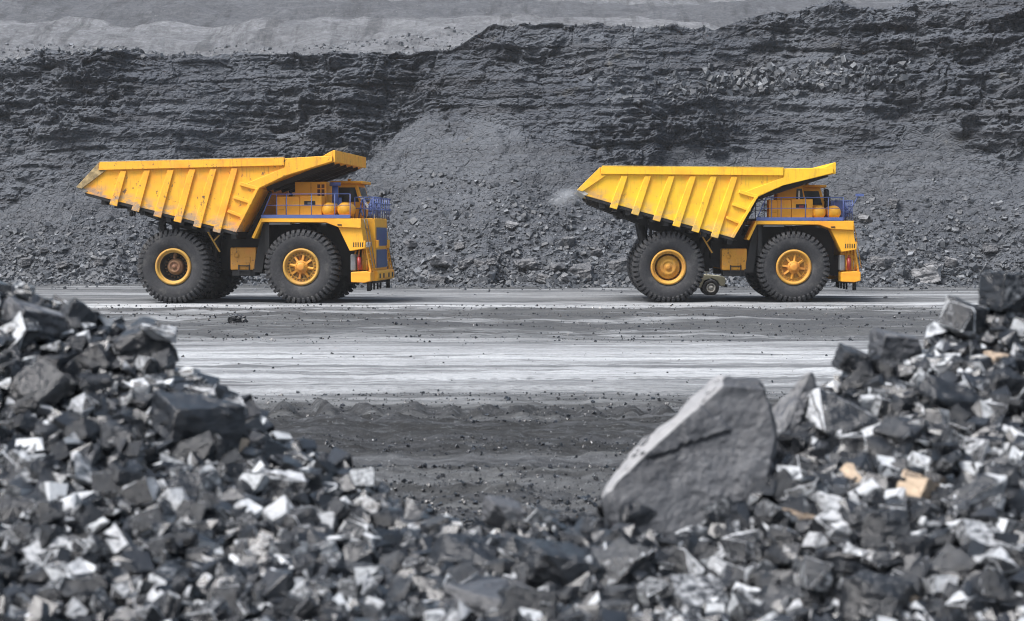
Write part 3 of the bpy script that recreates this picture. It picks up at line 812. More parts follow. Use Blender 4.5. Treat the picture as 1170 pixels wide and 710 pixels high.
    # tanks between the wheels
    for s in (-1, 1):
        tk = MB().box(2.63, 3.86, s * 3.0, s * 1.92, 1.60, 2.66).build('fuel_tank', mats['tank'], t, .06)
        MB().box(2.70, 3.80, s * 2.9, s * 1.95, 1.32, 1.597).build('tank_cradle', M['blackm'], tk, .02)
        g = MB().bar((3.05, s * 3.04, 1.35), (3.05, s * 3.04, 1.85), .05).bar((3.55, s * 3.04, 1.35), (3.55, s * 3.04, 1.85), .05)
        for z in (1.4, 1.58, 1.8): g.bar((3.05, s * 3.04, z), (3.55, s * 3.04, z), .045)
        g.build('tank_step', M['blackm'], tk)
        MB().lathe([(.11, 0), (.11, -.05 * 1), (0, -.05)], 16, (2.95, s * 3.0 + (.0 if s < 0 else .05), 2.28)).build('filler_cap', mats['tank'], tk)
        MB().box(3.3, 3.6, s * 3.0, s * 3.03, 1.95, 2.2).build('tank_hatch', mats['tank'], tk, .01)
    # --- deck
    dk = MB().prism([(4.22, 3.84), (7.3, 3.82), (7.9, 3.60), (8.95, 3.56), (8.95, 4.0), (4.22, 4.02)], -3.5, -1.7)
    dk.prism([(4.22, 3.84), (7.3, 3.82), (7.9, 3.60), (8.95, 3.56), (8.95, 4.0), (4.22, 4.02)], 1.7, 3.5)
    dk.box(4.22, 8.25, -1.7, 1.7, 3.85, 4.0)
    deck = dk.build('deck', mats['deck'], t, .02)
    for s in (-1, 1):
        MB().prism([(4.34, 4.0), (4.22, 4.02), (3.78, 3.12), (3.90, 3.07)], s * 3.5, s * 2.0).build('rear_skirt', mats['deck'], deck, .01)
        MB().box(4.6, 5.6, s * 3.44, s * 3.0, 3.72, 3.835).build('deck_edge_plate', M['greym'], deck, .02)
        MB().prism([(7.86, 3.60), (8.96, 3.555), (9.10, 2.62), (8.40, 2.5)], s * 3.38, s * 2.45).build('wing_bracket', mats['deck'], deck, .02)
        for x in (7.2, 7.95): MB().box(x - .1, x + .1, s * 3.503, s * 3.52, 3.68, 3.74).build('edge_slot', M['blackm'], deck)
        # lower front corner: headlamps, steps, bumper end
        hl = MB().box(8.48, 9.13, s * 3.36, s * 2.3, 2.60, 2.98).build('lamp_box', mats['deck'], t, .03)
        gr = MB()
        for k in range(5): gr.box(8.56 + k * .105, 8.61 + k * .105, s * 3.363, s * 3.385, 2.68, 2.9)
        gr.build('louvre', M['blackm'], hl)
        for k in range(3): MB().lathe([(0, 0), (.115, 0), (.125, .03), (.125, .1), (0, .1)], 20).build('headlight', M['lampglass'], hl).matrix_local = Matrix.Translation((9.19, s * (2.45 + .33 * k), 2.79)) @ Matrix.Rotation(math.pi / 2, 4, 'Z')
        ld = MB()
        for yy in (2.95, 2.35):
            ld.bar((8.92, s * yy, 3.5), (9.30, s * yy, 1.5), .07)
        for k in range(8):
            f_ = k / 7; ld.bar((8.94 + .33 * f_, s * 2.35, 3.4 - 1.8 * f_), (8.94 + .33 * f_, s * 2.95, 3.4 - 1.8 * f_), .12, .05)
        ld.build('ladder', mats['deck'], t)
        hr = MB()
        for yy in (3.0, 2.3):
            hr.path([(9.0, s * yy, 4.0), (9.12, s * yy, 3.4), (9.42, s * yy, 1.7)], .02)
        hr.build('ladder_handrail', mats['rim'] if clean else M['greym'], t)
        MB().prism([(8.42, 1.05), (9.05, 1.02), (9.35, 1.1), (9.35, 1.5), (9.15, 1.56), (8.42, 1.52)], s * 3.25, s * 2.2).build('bumper_end', mats['deck'], t, .03)
        hs = MB()
        for k in range(4):
            hs.path([(8.5 + .2 * k, s * 2.9, 1.6), (8.52 + .2 * k, s * 3.0, 2.1), (8.6 + .15 * k, s * 2.8, 2.62)], .045)
        hs.build('hose', mats['tank'], t)
        MB().tube((8.82, s * 3.12, 1.62), (8.78, s * 3.12, 2.22), .10, 16).tube((8.78, s * 3.12, 2.22), (8.78, s * 3.12, 2.34), .04, 8).build('extinguisher', M['red'], t)
        MB().box(8.36, 8.62, s * 3.05, s * 2.5, 1.58, 2.35).build('air_reservoir', M['greym'], t, .05)
        MB().tube((9.15, s * 2.6, .62), (9.15, s * 2.6, 1.04), .10, 10).build('tow_hook', M['blackm'], t)
    # centre hood with blue grilles
    hd_ = MB().box(8.62, 9.27, -1.62, 1.62, 1.56, 4.03).build('hood', mats['deck'], t, .03)
    for (z0, z1) in ((2.72, 3.60), (1.68, 2.55)):
        g = MB().box(9.275, 9.30, -1.30, 1.30, z0, z1)
        for k in range(14):
            y = -1.24 + k * 2.48 / 13; g.box(9.303, 9.33, y - .035, y + .035, z0 + .04, z1 - .04)
        g.build('grille', M['grille'], hd_)
    for s in (-1, 1):
        MB().box(9.28, 9.42, s * 1.34, s * 1.6, 2.62, 3.0).build('marker_lamp', mats['deck'], hd_, .02)
        MB().tube((8.85, s * 1.66, 2.6), (8.85, s * 1.66, 3.4), .05, 8).build('hood_handle', mats['rim'], hd_)
    bp = MB().prism([(8.9, 1.08), (9.45, 1.08), (9.52, 1.2), (9.52, 1.48), (9.45, 1.56), (8.9, 1.56)], -2.195, 2.195).build('bumper', mats['deck'], t, .03)
    hol = MB()
    for yy in (-1.7, -.7, .7, 1.7): hol.box(9.522, 9.53, yy - .17, yy + .17, 1.2, 1.42)
    hol.build('bumper_slot', M['blackm'], bp)
    ch = MB().box(8.7, 9.2, -1.8, 1.8, .95, 1.075)
    for yy in (-1.2, -.4, .5, 1.3): ch.tube((9.0, yy, .62), (9.0, yy, .95), .05, 8)
    ch.build('towing_gear', M['blackm'], bp)
    # --- railing on the deck edges
    for s in (-1, 1):
        tb = MB().box(4.24, 8.45, s * 3.505, s * 3.46, 4.02, 4.18).build('toe_board', M['blue'], deck)
        r_ = MB()
        ye = s * 3.46
        for x in (4.98, 5.44, 6.62, 7.72, 8.44): r_.tube((x, ye, 3.86), (x, ye, 5.14), .021, 6)
        r_.tube((4.30, ye, 4.18), (4.72, ye, 5.14), .03, 6)
        r_.tube((4.72, ye, 5.14), (8.44, ye, 5.14), .022, 6); r_.tube((4.48, ye, 4.62), (8.44, ye, 4.62), .018, 6)
        r_.build('side_railing', M['blue'], deck)
    fr = MB()
    for y in np.arange(-1.6, 3.3, .62): fr.tube((9.18, y, 4.0), (9.18, y, 5.02), .028, 6)
    for z in (4.45, 4.75, 5.02): fr.tube((9.18, -1.6, z), (9.18, 3.3, z), .026, 6)
    for y in (-1.6, 3.3):
        for z in (4.5, 5.02): fr.tube((8.3, y, z), (9.18, y, z), .026, 6)
        fr.tube((8.3, y, 4.0), (8.3, y, 5.02), .026, 6); fr.tube((8.75, y, 4.0), (8.75, y, 5.02), .026, 6)
    for k in range(3): fr.tube((8.45 + .3 * k, .4, 4.0), (8.45 + .3 * k, .4, 4.95), .026, 6)
    fr.tube((8.3, .4, 4.95), (9.18, .4, 4.95), .026, 6)
    fr.build('front_railing', M['blue'], deck)
    r0 = random.Random(5)
    for k in range(9):
        x0, y0 = r0.uniform(8.35, 9.0), r0.uniform(-1.3, 1.4)
        x1, y1 = x0 + r0.uniform(-.35, .35), y0 + r0.uniform(-.7, .7); hgt = r0.uniform(.4, .95)
        pts = [(x0 + (x1 - x0) * q, y0 + (y1 - y0) * q, 4.03 + hgt * math.sin(math.pi * min(.92, q))) for q in np.linspace(0, 1, 9)]
        MB().path(pts, .035).build('deck_hose', M['blue'], deck)
    # --- cabinets and tanks on the near deck
    zt = 4.022
    cb = MB().box(4.9, 5.98, -3.1, -2.2, zt, 5.03).build('equipment_cabinet', O, deck, .02)
    MB().box(5.30, 5.34, -3.115, -3.10, zt + .05, 4.98).box(4.98, 5.25, -3.112, -3.10, 4.40, 4.43).build('cabinet_door_seam', mats['tank'], cb)
    cb2 = MB().box(6.0, 7.02, -3.1, -2.25, zt, 5.06).build('equipment_cabinet', O, deck, .02)
    MB().box(6.20, 6.72, -3.118, -3.102, 4.62, 4.82).build('cabinet_vent', M['blackm'], cb2)
    MB().box(6.36, 6.58, -3.13, -3.12, 4.66, 4.76).build('cabinet_plate', M['red'] if clean else M['greym'], cb2)
    for s_ in ((7.34, 4.42), (8.07, 4.42)):
        MB().lathe([(0, -.80), (.10, -.79), (.20, -.755), (.28, -.69), (.325, -.60), (.34, -.48), (.34, .55), (.30, .66), (0, .7)], 32, (s_[0], -2.45, s_[1])).build('air_tank', mats['tankround'], deck)
        for yy in (-2.9, -2.1): MB().box(s_[0] - .25, s_[0] + .25, yy - .05, yy + .05, zt, 4.12).build('tank_saddle', mats['tank'], deck)
    if not clean:
        tc = MB().box(5.55, 7.05, -2.15, -.85, zt, 5.74).build('resistor_cabinet', O, deck, .02)
        vents = MB()
        for i in range(2):
            for j in range(4): vents.box(6.62 + .20 * i, 6.76 + .20 * i, -2.16, -2.148, 4.75 + .23 * j, 4.93 + .23 * j)
        vents.build('cabinet_vent', mats['dark_rust'], tc)
        MB().box(6.30, 6.33, -2.165, -2.15, 4.1, 5.7).build('cabinet_door_seam', mats['tank'], tc)
        ai = MB().tube((7.42, -1.9, 4.1), (7.42, -1.9, 5.55), .15, 14).lathe([(0, 0)], 3) if False else MB().tube((7.42, -1.9, 4.1), (7.42, -1.9, 5.55), .15, 14).tube((7.42, -1.9, 5.55), (7.42, -1.9, 5.72), .27, 14).tube((7.62, -1.85, 4.1), (7.62, -1.85, 5.0), .1, 12)
        ai.build('air_intake', M['blue'], deck)
    else:
        tc = MB().prism([(5.35, zt), (6.95, zt), (6.80, 5.0), (6.66, 5.72), (5.42, 5.66)], -2.15, -.85).build('resistor_cabinet', O, deck, .02)
        MB().prism([(6.32, 4.95), (6.74, 4.95), (6.62, 5.6), (6.36, 5.6)], -2.165, -2.152).build('cabinet_window', M['glass'], tc)
        MB().box(6.44, 6.52, -2.18, -2.168, 4.98, 5.5).build('window_bar', M['white'], tc)
        MB().box(8.12, 8.85, -1.55, -.6, zt, 5.02).build('blue_cabinet', M['blue'], deck, .02)
        ex_ = MB().tube((7.9, -1.6, 4.1), (7.9, -1.6, 5.6), .10, 12).tube((7.9, -1.6, 5.0), (7.9, -1.6, 5.55), .135, 12)
        ex_.build('exhaust_stack', M['blackm'], deck)
        mr = MB().tube((8.8, -1.9, 4.1), (9.35, -2.4, 5.25), .025, 6).box(9.2, 9.6, -2.5, -2.42, 5.22, 5.34)
        mr.build('mirror', M['blue'], deck)
        mr2 = MB().path([(8.9, -3.2, 3.9), (9.5, -3.3, 4.05), (9.75, -3.3, 3.95)], .03).box(9.55, 9.9, -3.36, -3.3, 3.95, 4.08)
        mr2.build('mirror', M['blackm'], deck)
    # --- driver's cab on the far side
    cab = MB().prism([(6.75, zt), (8.05, zt), (8.25, 4.75), (7.95, 5.72), (6.75, 5.72)], .75, 2.75).build('cab', O, deck, .03)
    MB().box(6.65, 8.25, .6, 2.9, 5.723, 5.86).build('cab_roof', O, cab, .04)
    MB().prism([(7.05, 4.85), (8.06, 4.85), (7.86, 5.55), (7.05, 5.55)], .735, .748).build('side_window', M['glass'], cab)
    MB().prism([(7.05, 4.85), (8.06, 4.85), (7.86, 5.55), (7.05, 5.55)], 2.752, 2.765).build('side_window', M['glass'], cab)
    wnd = MB(); 
    vs = [wnd.bm.verts.new(p) for p in ((8.226, .95, 4.88), (8.226, 2.55, 4.88), (8.012, 2.55, 5.57), (8.012, .95, 5.57))]
    wnd.bm.faces.new(vs); wnd.build('windscreen', M['glass'], cab)
    bc = MB().tube((7.4, 1.7, 5.86), (7.4, 1.7, 6.0), .09, 12).build('beacon', mats['rim'], cab)
    st = MB()
    for y in (.25, .62):
        st.path([(8.15, y, 5.1), (8.35, y, 4.9), (8.95, y, 4.0)], .035)
    for k in range(5): st.bar((8.25 + .14 * k, .25, 4.85 - .18 * k), (8.25 + .14 * k, .62, 4.85 - .18 * k), .10, .04)
    st.build('cab_steps', mats['rim'] if clean else M['white'], deck)
    mm = MB().path([(8.3, 2.9, 4.6), (8.8, 3.1, 4.9), (8.8, 3.1, 5.3)], .03).box(8.72, 8.78, 2.95, 3.3, 4.9, 5.35)
    mm.build('mirror', M['blackm'], deck)
    return t

def mset(body, top, deck, rim, hub, hub2, tank, sc):
    return dict(body=paint('body_yellow', body, *sc), top=paint('cabinet_orange', top, .4, (.1, .05, .02), .45, .25), deck=paint('deck_yellow', deck, .5, (.1, .05, .02), .45, .3),
                rim=paint('rim_yellow', rim, 1.0, (.07, .04, .02), .55, .7), hub=paint('hub_orange', hub, .7, (.09, .05, .02), .55, .6), hub2=paint('rear_hub', hub2, 1.0, (.06, .035, .02), .6, .7),
                tank=paint('tank_orange', tank, .9, (.06, .035, .015), .5, .8), tankround=paint('air_tank_orange', deck, .2, (.2, .1, .03), .38, .1),
                dark_rust=plain('dark_vent', (.10, .035, .012), .7, .4))
mA = mset((.90, .44, .024), (.82, .38, .022), (.86, .42, .022), (.46, .26, .045), (.60, .28, .03), (.22, .12, .055), (.48, .22, .025), (.85, (.06, .045, .04), .45, .8, .75))
mA['well'] = plain('grimy_rim_well', (.045, .036, .028), .7, .6)
mA['cap'] = plain('grey_rail_cap', (.46, .42, .33), .6, .3); mA['tail'] = plain('worn_tail_edge', (.34, .25, .12), .6, .5); mA['tailsteel'] = plain('worn_tail_steel', (.22, .21, .19), .6, .5)  # cap: paler, greyer colour along the rail top
mB = mset((.93, .545, .022), (.84, .39, .020), (.86, .42, .020), (.52, .27, .035), (.60, .28, .03), (.52, .27, .03), (.62, .28, .02), (.65, (.30, .16, .03), .45, .45, .45))
mB['well'] = paint('ochre_rim_well', (.34, .18, .03), 1., (.05, .03, .02), .6, .8)
mB['cap'] = plain('pale_rail_cap', (.72, .50, .12), .5, .25); mB['tail'] = mB['body']; mB['tailsteel'] = plain('bright_tail_steel', (.55, .53, .48), .45, .3)

DL, DR = 85.0, 86.0
yawL, yawR = -R(6.0), -R(1.2)
def place(px, D, yaw):
    # rear wheel outer face (local y = -3.45) seen at photo column px at distance D
    x = (px - 585) / FPX * D
    o = Vector((x, D, 0)) - Matrix.Rotation(yaw, 3, 'Z') @ Vector((0, -3.45, 0))
    return (o.x, o.y, -.05)
truck('mining_dump_truck', place(197.5, DL, yawL), yawL, 'scuffed orange yellow mining dump truck with blue radiator grilles and scratched ribbed body', mA, 'scuffed')
truck('mining_dump_truck', place(764, DR, yawR), yawR, 'cleaner bright yellow mining dump truck with blue deck cabinet and small khaki vehicle behind', mB, 'clean').scale = (.975,) * 3

# ------------------------------------------------------------------ small khaki vehicle behind the clean truck
def offroader(loc, rz):
    t = empty('off_road_vehicle', loc, rz=rz)
    tag(t, 'small khaki off-road vehicle half hidden behind the rear wheel of the clean truck', 'off-road vehicle')
    # x forward, nose at +x ; front wheel centre x=1.2
    b = MB()
    b.prism([(-2.0, .48), (-1.75, .48), (-1.6, .8), (-1.25, .92), (-.9, .8), (-.72, .42), (.68, .42), (.84, .78), (1.2, .93), (1.55, .78), (1.7, .5), (1.95, .52), (1.95, .95), (1.75, 1.04), (.72, 1.12), (.5, 1.14), (-2.0, 1.14)], -.82, .82)
    body = b.build('body', M['khaki'], t, .03)
    cabin = MB().prism([(-1.98, 1.143), (.48, 1.143), (.18, 1.86), (-1.9, 1.88)], -.78, .78).build('cabin', M['khaki'], t, .04)
    for s in (-1, 1):
        MB().prism([(-.55, 1.2), (.36, 1.2), (.12, 1.74), (-.55, 1.74)], s * .783, s * .795).build('side_window', M['glass'], cabin)
        MB().prism([(-1.75, 1.2), (-.68, 1.2), (-.68, 1.74), (-1.72, 1.74)], s * .783, s * .795).build('side_window', M['glass'], cabin)
        MB().box(-.55, -.45, s * .825, s * .84, .95, .99).build('door_handle', M['blackm'], body)
        MB().path([(.45, s * .82, 1.2), (.5, s * .98, 1.28)], .02).box(.46, .52, s * .92, s * 1.12, 1.2, 1.42).build('mirror', M['white'], t)
        MB().lathe([(0, -.06), (.10, -.06), (.12, 0), (.12, .05), (0, .05)], 18).build('headlight', M['white'], body).matrix_local = Matrix.Translation((1.98, s * .55, .78)) @ Matrix.Rotation(math.pi / 2, 4, 'Z')
        for x in (-1.25, 1.2):
            e = empty('wheel', (x, s * .74, .42), t, rz=0 if s < 0 else math.pi)
            MB().lathe([(.24, -.12), (.30, -.14), (.38, -.13), (.42, -.09), (.42, .09), (.38, .13), (.3, .14), (.24, .12)], 36).build('tyre', M['tyre'], e)
            MB().lathe([(.245, -.10), (.24, -.125), (.20, -.12), (.18, -.08), (.13, -.07), (.11, -.10), (.08, -.12), (0, -.12)], 28).build('rim', M['white'], e)
    MB().box(1.953, 2.08, -.8, .8, .45, .6).build('bumper', M['blackm'], t, .03)
    wn = MB(); vs = [wn.bm.verts.new(p) for p in ((.478, -.7, 1.2), (.478, .7, 1.2), (.235, .68, 1.78), (.235, -.68, 1.78))]
    wn.bm.faces.new(vs); wn.build('windscreen', M['glass'], cabin)
    # pale round lamp on a bracket on the bonnet side
    MB().path([(.95, -.72, 1.08), (1.0, -.74, 1.25)], .03).lathe([(0, -.08), (.13, -.07), (.17, 0), (.13, .08), (0, .09)], 20, (1.0, -.76, 1.36)).build('work_lamp', M['white'], t)
    return t
Dj = 96.0; xj = (812.4 - 585) / FPX * (Dj - .8)
offroader((xj - 1.2, Dj, 0.0), 0)

# ------------------------------------------------------------------ coal bank in front
crest_x = np.array([-9, -6, -3.95, -3.07, -2.41, -1.6, -.75, -.376, .087, .61, 1.6, 2.22, 3.09, 3.95, 6, 9])
crest_z = np.array([2.6, 3.0, 2.80, 2.42, 2.15, 1.65, 1.22, 1.15, 1.18, 1.28, 1.80, 2.02, 2.33, 2.70, 3.0, 2.6])
crest_d = np.array([15, 14.6, 14, 14, 13.5, 13, 12.5, 12, 12, 12, 12.6, 13, 13.5, 14, 14.6, 15])
def bank_z(x, y, nz=True):
    zc = np.interp(x, crest_x, crest_z); dc = np.interp(x, crest_x, crest_d)
    zf = 1.05 - .10
    z = np.where(y < 10, zf + (y - 10) * .29, zf + (zc - zf) * np.clip((y - 10) / (dc - 10), 0, 1) ** .9)
    z = np.where(y > dc, zc - (y - dc) * .72, z)
    z = np.minimum(z, zc + .02)
    z = z - .24 * np.exp(-((x - 1.15) / .55) ** 2 - ((y - 11.1) / .8) ** 2)
    if nz: z = z + .07 * fbm(x * .9, y * .9, 0, 3, 50) * sm(0, .8, z + .2)
    z = z * sm(11, 7.5, np.abs(x))
    return z
bx = np.arange(-11, 11.01, .09); by = np.arange(5.5, 19, .09)
BX, BY = np.meshgrid(bx, by, indexing='ij')
BZ = np.maximum(bank_z(BX, BY), -.3)
me = mesh_arrays('coal_bank', np.stack([BX, BY, BZ], -1).reshape(-1, 3), grid_faces(len(bx), len(by)), smooth=False)
tag(link('coal_bank', me, M['bank']), 'bed of black coal dust under the broken coal nearest the viewer', 'ground', kind='structure')

# chunk list: x, y, z, size, shape, tone, rot, forced
chunks = []
def add_chunk(x, y, s, shape, tone, lift=.25, rot=None, z=None, label=None):
    zz_ = float(bank_z(np.array(x), np.array(y))) if z is None else z
    e = rot if rot is not None else (rng.normal(0, .45), rng.normal(0, .45), rng.uniform(0, 6.28))
    chunks.append(dict(p=np.array([x, y, zz_ + s * lift]), s=s, shape=shape, tone=tone, e=e, label=label))
tones = lambda: rng.choice(['black', 'dark', 'pale'], p=[.33, .48, .19])
def scatter(n, smin, smax, pw, lift):
    for _ in range(n):
        y = rng.uniform(7.8, 15.6); x = rng.uniform(-.335 * y - .9, .335 * y + .9)
        dc = np.interp(x, crest_x, crest_d)
        if y > dc + 1.2: continue
        s = smin + (smax - smin) * rng.random() ** pw
        add_chunk(x, y, s, keys[rng.choice(4, p=[.36, .28, .16, .2])], tones(), lift * rng.uniform(.2, 1.4))
scatter(15000, .022, .05, 1.5, .6)
scatter(7000, .045, .10, 1.6, .8)
scatter(3600, .062, .12, 1.7, .6)
scatter(300, .12, .20, 2.0, .35)
for _ in range(90):       # stones banked up against the foot and the right side of the slab
    if rng.random() < .6: x, y = rng.uniform(.55, 1.7), rng.uniform(11.1, 11.5)
    else: x, y = rng.uniform(1.62, 2.0), rng.uniform(11.3, 12.1)
    add_chunk(x, y, rng.uniform(.05, .13), keys[rng.integers(4)], tones(), .6 + .9 * rng.random())
# distinctive stones, each at its own place in the heap
def ray_bank(px, py):
    for D in np.arange(8.5, 15.5, .03):
        p = px2w(px, py, D)
        if p.z <= float(bank_z(np.array(p.x), np.array(p.y), False)) + .02: return p
    D = float(np.interp((px - 585) / FPX * 13, crest_x, crest_d)); return px2w(px, py, D)
special = [
    (224, 488, 44, 'blocky', 'black', (.15, .1, .5), 'big black block of layered coal standing out of the left heap'),
    (40, 374, 30, 'blocky', 'grey', (.3, .2, .7), 'mid grey angular block near the top of the left heap'),
    (160, 398, 30, 'blocky', 'black', (.1, -.5, .4), 'black coal block with tilted top on the left heap shoulder'),
    (180, 380, 20, 'flat', 'pale', (.1, .15, .3), 'pale flat rock capping the left heap shoulder'),
    (92, 540, 26, 'wedge', 'pale', (.4, .1, 2.), 'pale wedge of rock in the middle of the left heap'),
    (22, 582, 30, 'flat', 'dark', (.1, -.1, .2), 'dark flat slab low on the left heap beside the frame edge'),
    (140, 550, 18, 'blocky', 'dark', (.2, .2, .6), 'dark square chunk right of the pale wedge on the left heap'),
    (270, 514, 14, 'flat', 'tan', (.9, .3, .6), 'cream flat stone leaning beside the big black block'),
    (1156, 334, 26, 'blocky', 'dark', (.05, .1, .35), 'grey square block topping the right heap'),
    (1105, 365, 24, 'blocky', 'dark', (.2, .3, .9), 'dark angular block just below the topmost block of right heap'),
    (1025, 400, 24, 'blocky', 'grey', (.2, .1, .2), 'plain grey block on the crest of the right heap'),
    (975, 412, 17, 'blocky', 'black', (.2, .3, .1), 'small black block on the right heap crest above the leaning grey slab'),
    (908, 478, 46, 'long', 'grey', (.5, -.75, .2), 'long grey slab leaning against the right heap beside the boulder'),
    (965, 482, 34, 'wedge', 'pale', (.3, .3, .4), 'pale streaked wedge of rock behind the leaning grey slab'),
    (1098, 458, 40, 'long', 'black', (.1, .35, .3), 'long black lump of coal across the right heap'),
    (1145, 440, 20, 'blocky', 'black', (.3, .1, .3), 'black lump by the frame edge on the right heap'),
    (1052, 561, 19, 'blocky', 'tan', (.2, .3, .8), 'round tan sandstone lump on the right heap'),
    (914, 592, 18, 'flat', 'tan', (.2, .1, .1), 'orange brown flat stone below the leaning grey slab'),
    (1141, 414, 13, 'blocky', 'tan', (.1, .1, .3), 'small tan block high on the right heap'),
    (981, 545, 15, 'flat', 'tan', (.6, .2, .4), 'small tan flake in the middle of the right heap'),
    (1040, 690, 12, 'blocky', 'tan', (.3, .3, .5), 'tan pebble near the foot of the right heap'),
    (930, 670, 34, 'wedge', 'dark', (.2, .6, 1.2), 'dark upright wedge low on the right heap'),
    (800, 690, 36, 'flat', 'pale', (.4, .1, .4), 'broad pale flat rock at the foot of the heap below the boulder'),
    (640, 660, 40, 'blocky', 'black', (.1, .2, .4), 'big black block low in the dip between the heaps'),
    (565, 690, 44, 'wedge', 'grey', (.2, .1, .9), 'large grey wedge at the bottom of the dip between the heaps'),
    (620, 590, 24, 'wedge', 'dark', (.3, .4, .2), 'dark wedge on the crest of the dip left of the boulder'),
    (575, 590, 20, 'blocky', 'grey', (.2, .2, .4), 'mid grey block on the crest of the dip between the heaps'),
    (725, 600, 34, 'blocky', 'black', (.2, .1, .5), 'black coal lump wedged under the left end of boulder'),
    (1125, 620, 26, 'flat', 'pale', (.5, .2, .3), 'pale flat rock lying low on the right heap'),
    (1120, 570, 34, 'long', 'pale', (.3, -.45, .3), 'long pale rock by the frame edge on the right heap'),
]
land = []
for px, py, rpx, shp, tn, e, lab in special:
    p = ray_bank(px, py + rpx * .3)
    s = rpx / FPX * p.y * 1.12
    pw_ = px2w(px, py, p.y)
    chunks.append(dict(p=np.array([pw_.x, p.y, pw_.z]), s=s, shape=shp, tone=tn, e=e, label=lab)); land.append((px, py, lab))

# big slab
def slab():
    P = [(688, 570), (700, 548), (823, 434), (880, 437), (893, 500), (880, 560), (868, 608), (740, 622), (700, 600)]
    bm = bmesh.new(); fr, bk = [], []
    Dd = lambda py: 11.6 + (622 - py) / 190 * .36
    ctr = px2w(800, 540, 11.9)
    pts = []
    for px, py in P:
        a = px2w(px, py, Dd(py)) - ctr; pts.append(a)
        b = px2w(px, py, Dd(py)) - ctr + Vector((.0 if px < 830 else -.02, .32, .0 if py < 560 else -.1)); pts.append(b)
    for p in pts: bm.verts.new(p)
    bmesh.ops.convex_hull(bm, input=bm.verts)
    bmesh.ops.delete(bm, geom=[v for v in bm.verts if not v.link_faces], context='VERTS')
    bmesh.ops.dissolve_limit(bm, angle_limit=R(14), verts=bm.verts, edges=bm.edges)
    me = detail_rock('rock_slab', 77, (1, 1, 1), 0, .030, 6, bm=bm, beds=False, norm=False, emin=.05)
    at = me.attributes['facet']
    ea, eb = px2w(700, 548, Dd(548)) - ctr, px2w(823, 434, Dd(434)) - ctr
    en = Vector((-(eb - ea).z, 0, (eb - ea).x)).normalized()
    for i, pl in enumerate(me.polygons):     # even tone, but the upper-left edge painted pale to look sunlit
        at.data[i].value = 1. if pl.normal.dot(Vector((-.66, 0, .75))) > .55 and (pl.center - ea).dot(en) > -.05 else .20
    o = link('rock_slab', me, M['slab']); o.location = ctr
    tag(o, 'largest grey rock slab, leaning on its end between the two coal heaps', 'rock slab')
slab()

# clear the loose rubble that would lie on top of the distinct stones
th = math.atan((355 - 268) / FPX); cth, sth = math.cos(th), math.sin(th)
def proj(p):
    dy, dz = p[1], p[2] - CAMZ
    dep = dy * cth - dz * sth; up = dy * sth + dz * cth
    return 585 + FPX * p[0] / dep, 355 - FPX * up / dep, dep
sp_ = np.array([(*proj(c['p'])[:2], c['s'] * FPX / c['p'][1], c['p'][1]) for c in chunks if c['label']])
def covers(c):
    u, v_, dep = proj(c['p']); r = c['s'] * FPX / dep
    return bool(np.any((np.hypot(sp_[:, 0] - u, sp_[:, 1] - v_ - .30 * sp_[:, 2]) < sp_[:, 2] * .50 + r * .4) & (c['p'][1] < sp_[:, 3] + .06)))
chunks = [c for c in chunks if c['label'] or not covers(c)]
# --- which chunks show largest: a small depth buffer of discs
Wb, Hb = 1170, 710
zb = np.full((Hb, Wb), 1e9); ib = np.full((Hb, Wb), -1)
th = math.atan((355 - 268) / FPX); cth, sth = math.cos(th), math.sin(th)
def proj(p):
    dy, dz = p[1], p[2] - CAMZ
    dep = dy * cth - dz * sth; up = dy * sth + dz * cth
    return 585 + FPX * p[0] / dep, 355 - FPX * up / dep, dep
for i, c in enumerate(chunks):
    u, v_, dep = proj(c['p']); r = FPX * c['s'] / dep * (.72 if c['shape'] != 'long' else .55)
    c['uv'] = (u, v_)
    x0, x1, y0, y1 = int(max(0, u - r)), int(min(Wb, u + r + 1)), int(max(0, v_ - r)), int(min(Hb, v_ + r + 1))
    if x0 >= x1 or y0 >= y1: continue
    yy, xx = np.mgrid[y0:y1, x0:x1]
    m = ((xx - u) ** 2 + (yy - v_) ** 2 < r * r) & (zb[y0:y1, x0:x1] > dep - c['s'] * .4)
    zb[y0:y1, x0:x1][m] = dep - c['s'] * .4; ib[y0:y1, x0:x1][m] = i
# the slab hides what is behind it
cnt = np.bincount(ib[ib >= 0].ravel(), minlength=len(chunks))
for i, c in enumerate(chunks):
    if c['label']: cnt[i] = 10 ** 6
    elif 690 < c['uv'][0] < 890 and 440 < c['uv'][1] < 610 and c['p'][1] > 11.4: cnt[i] = 0
order = np.argsort(-cnt)[:300]
chosen = set(int(i) for i in order)
items = []
tb_ = {'black': (0, .25), 'dark': (.25, .7), 'pale': (.75, 1.3), 'tan': (.9, 1.), 'grey': (.5, .8)}
for i, c in enumerate(chunks):
    if i in chosen: continue
    V, F, fa = simple[c['shape']][rng.integers(14)]
    items.append((V, F, fa, c['p'], c['s'], eul(c['e']), rng.uniform(*tb_[c['tone']])))
V, F, A, T = merge(items)
me = mesh_arrays('coal_rubble', V, F, {'facet': ('FACE', A), 'tone': ('FACE', T)})
tag(link('coal_rubble', me, M['rubble']), 'small broken coal filling the heaps nearest the viewer', 'coal rubble', kind='stuff')
WORD = {'black': 'black', 'grey': 'grey', 'dark': 'dark grey', 'pale': 'pale grey', 'tan': 'tan'}
SHW = {'blocky': 'blocky', 'flat': 'flat', 'long': 'long', 'wedge': 'wedge'}
def heap(u, v):
    if u < 440: return 'left heap'
    if u < 700: return 'middle dip'
    return 'right heap'
groups = {}
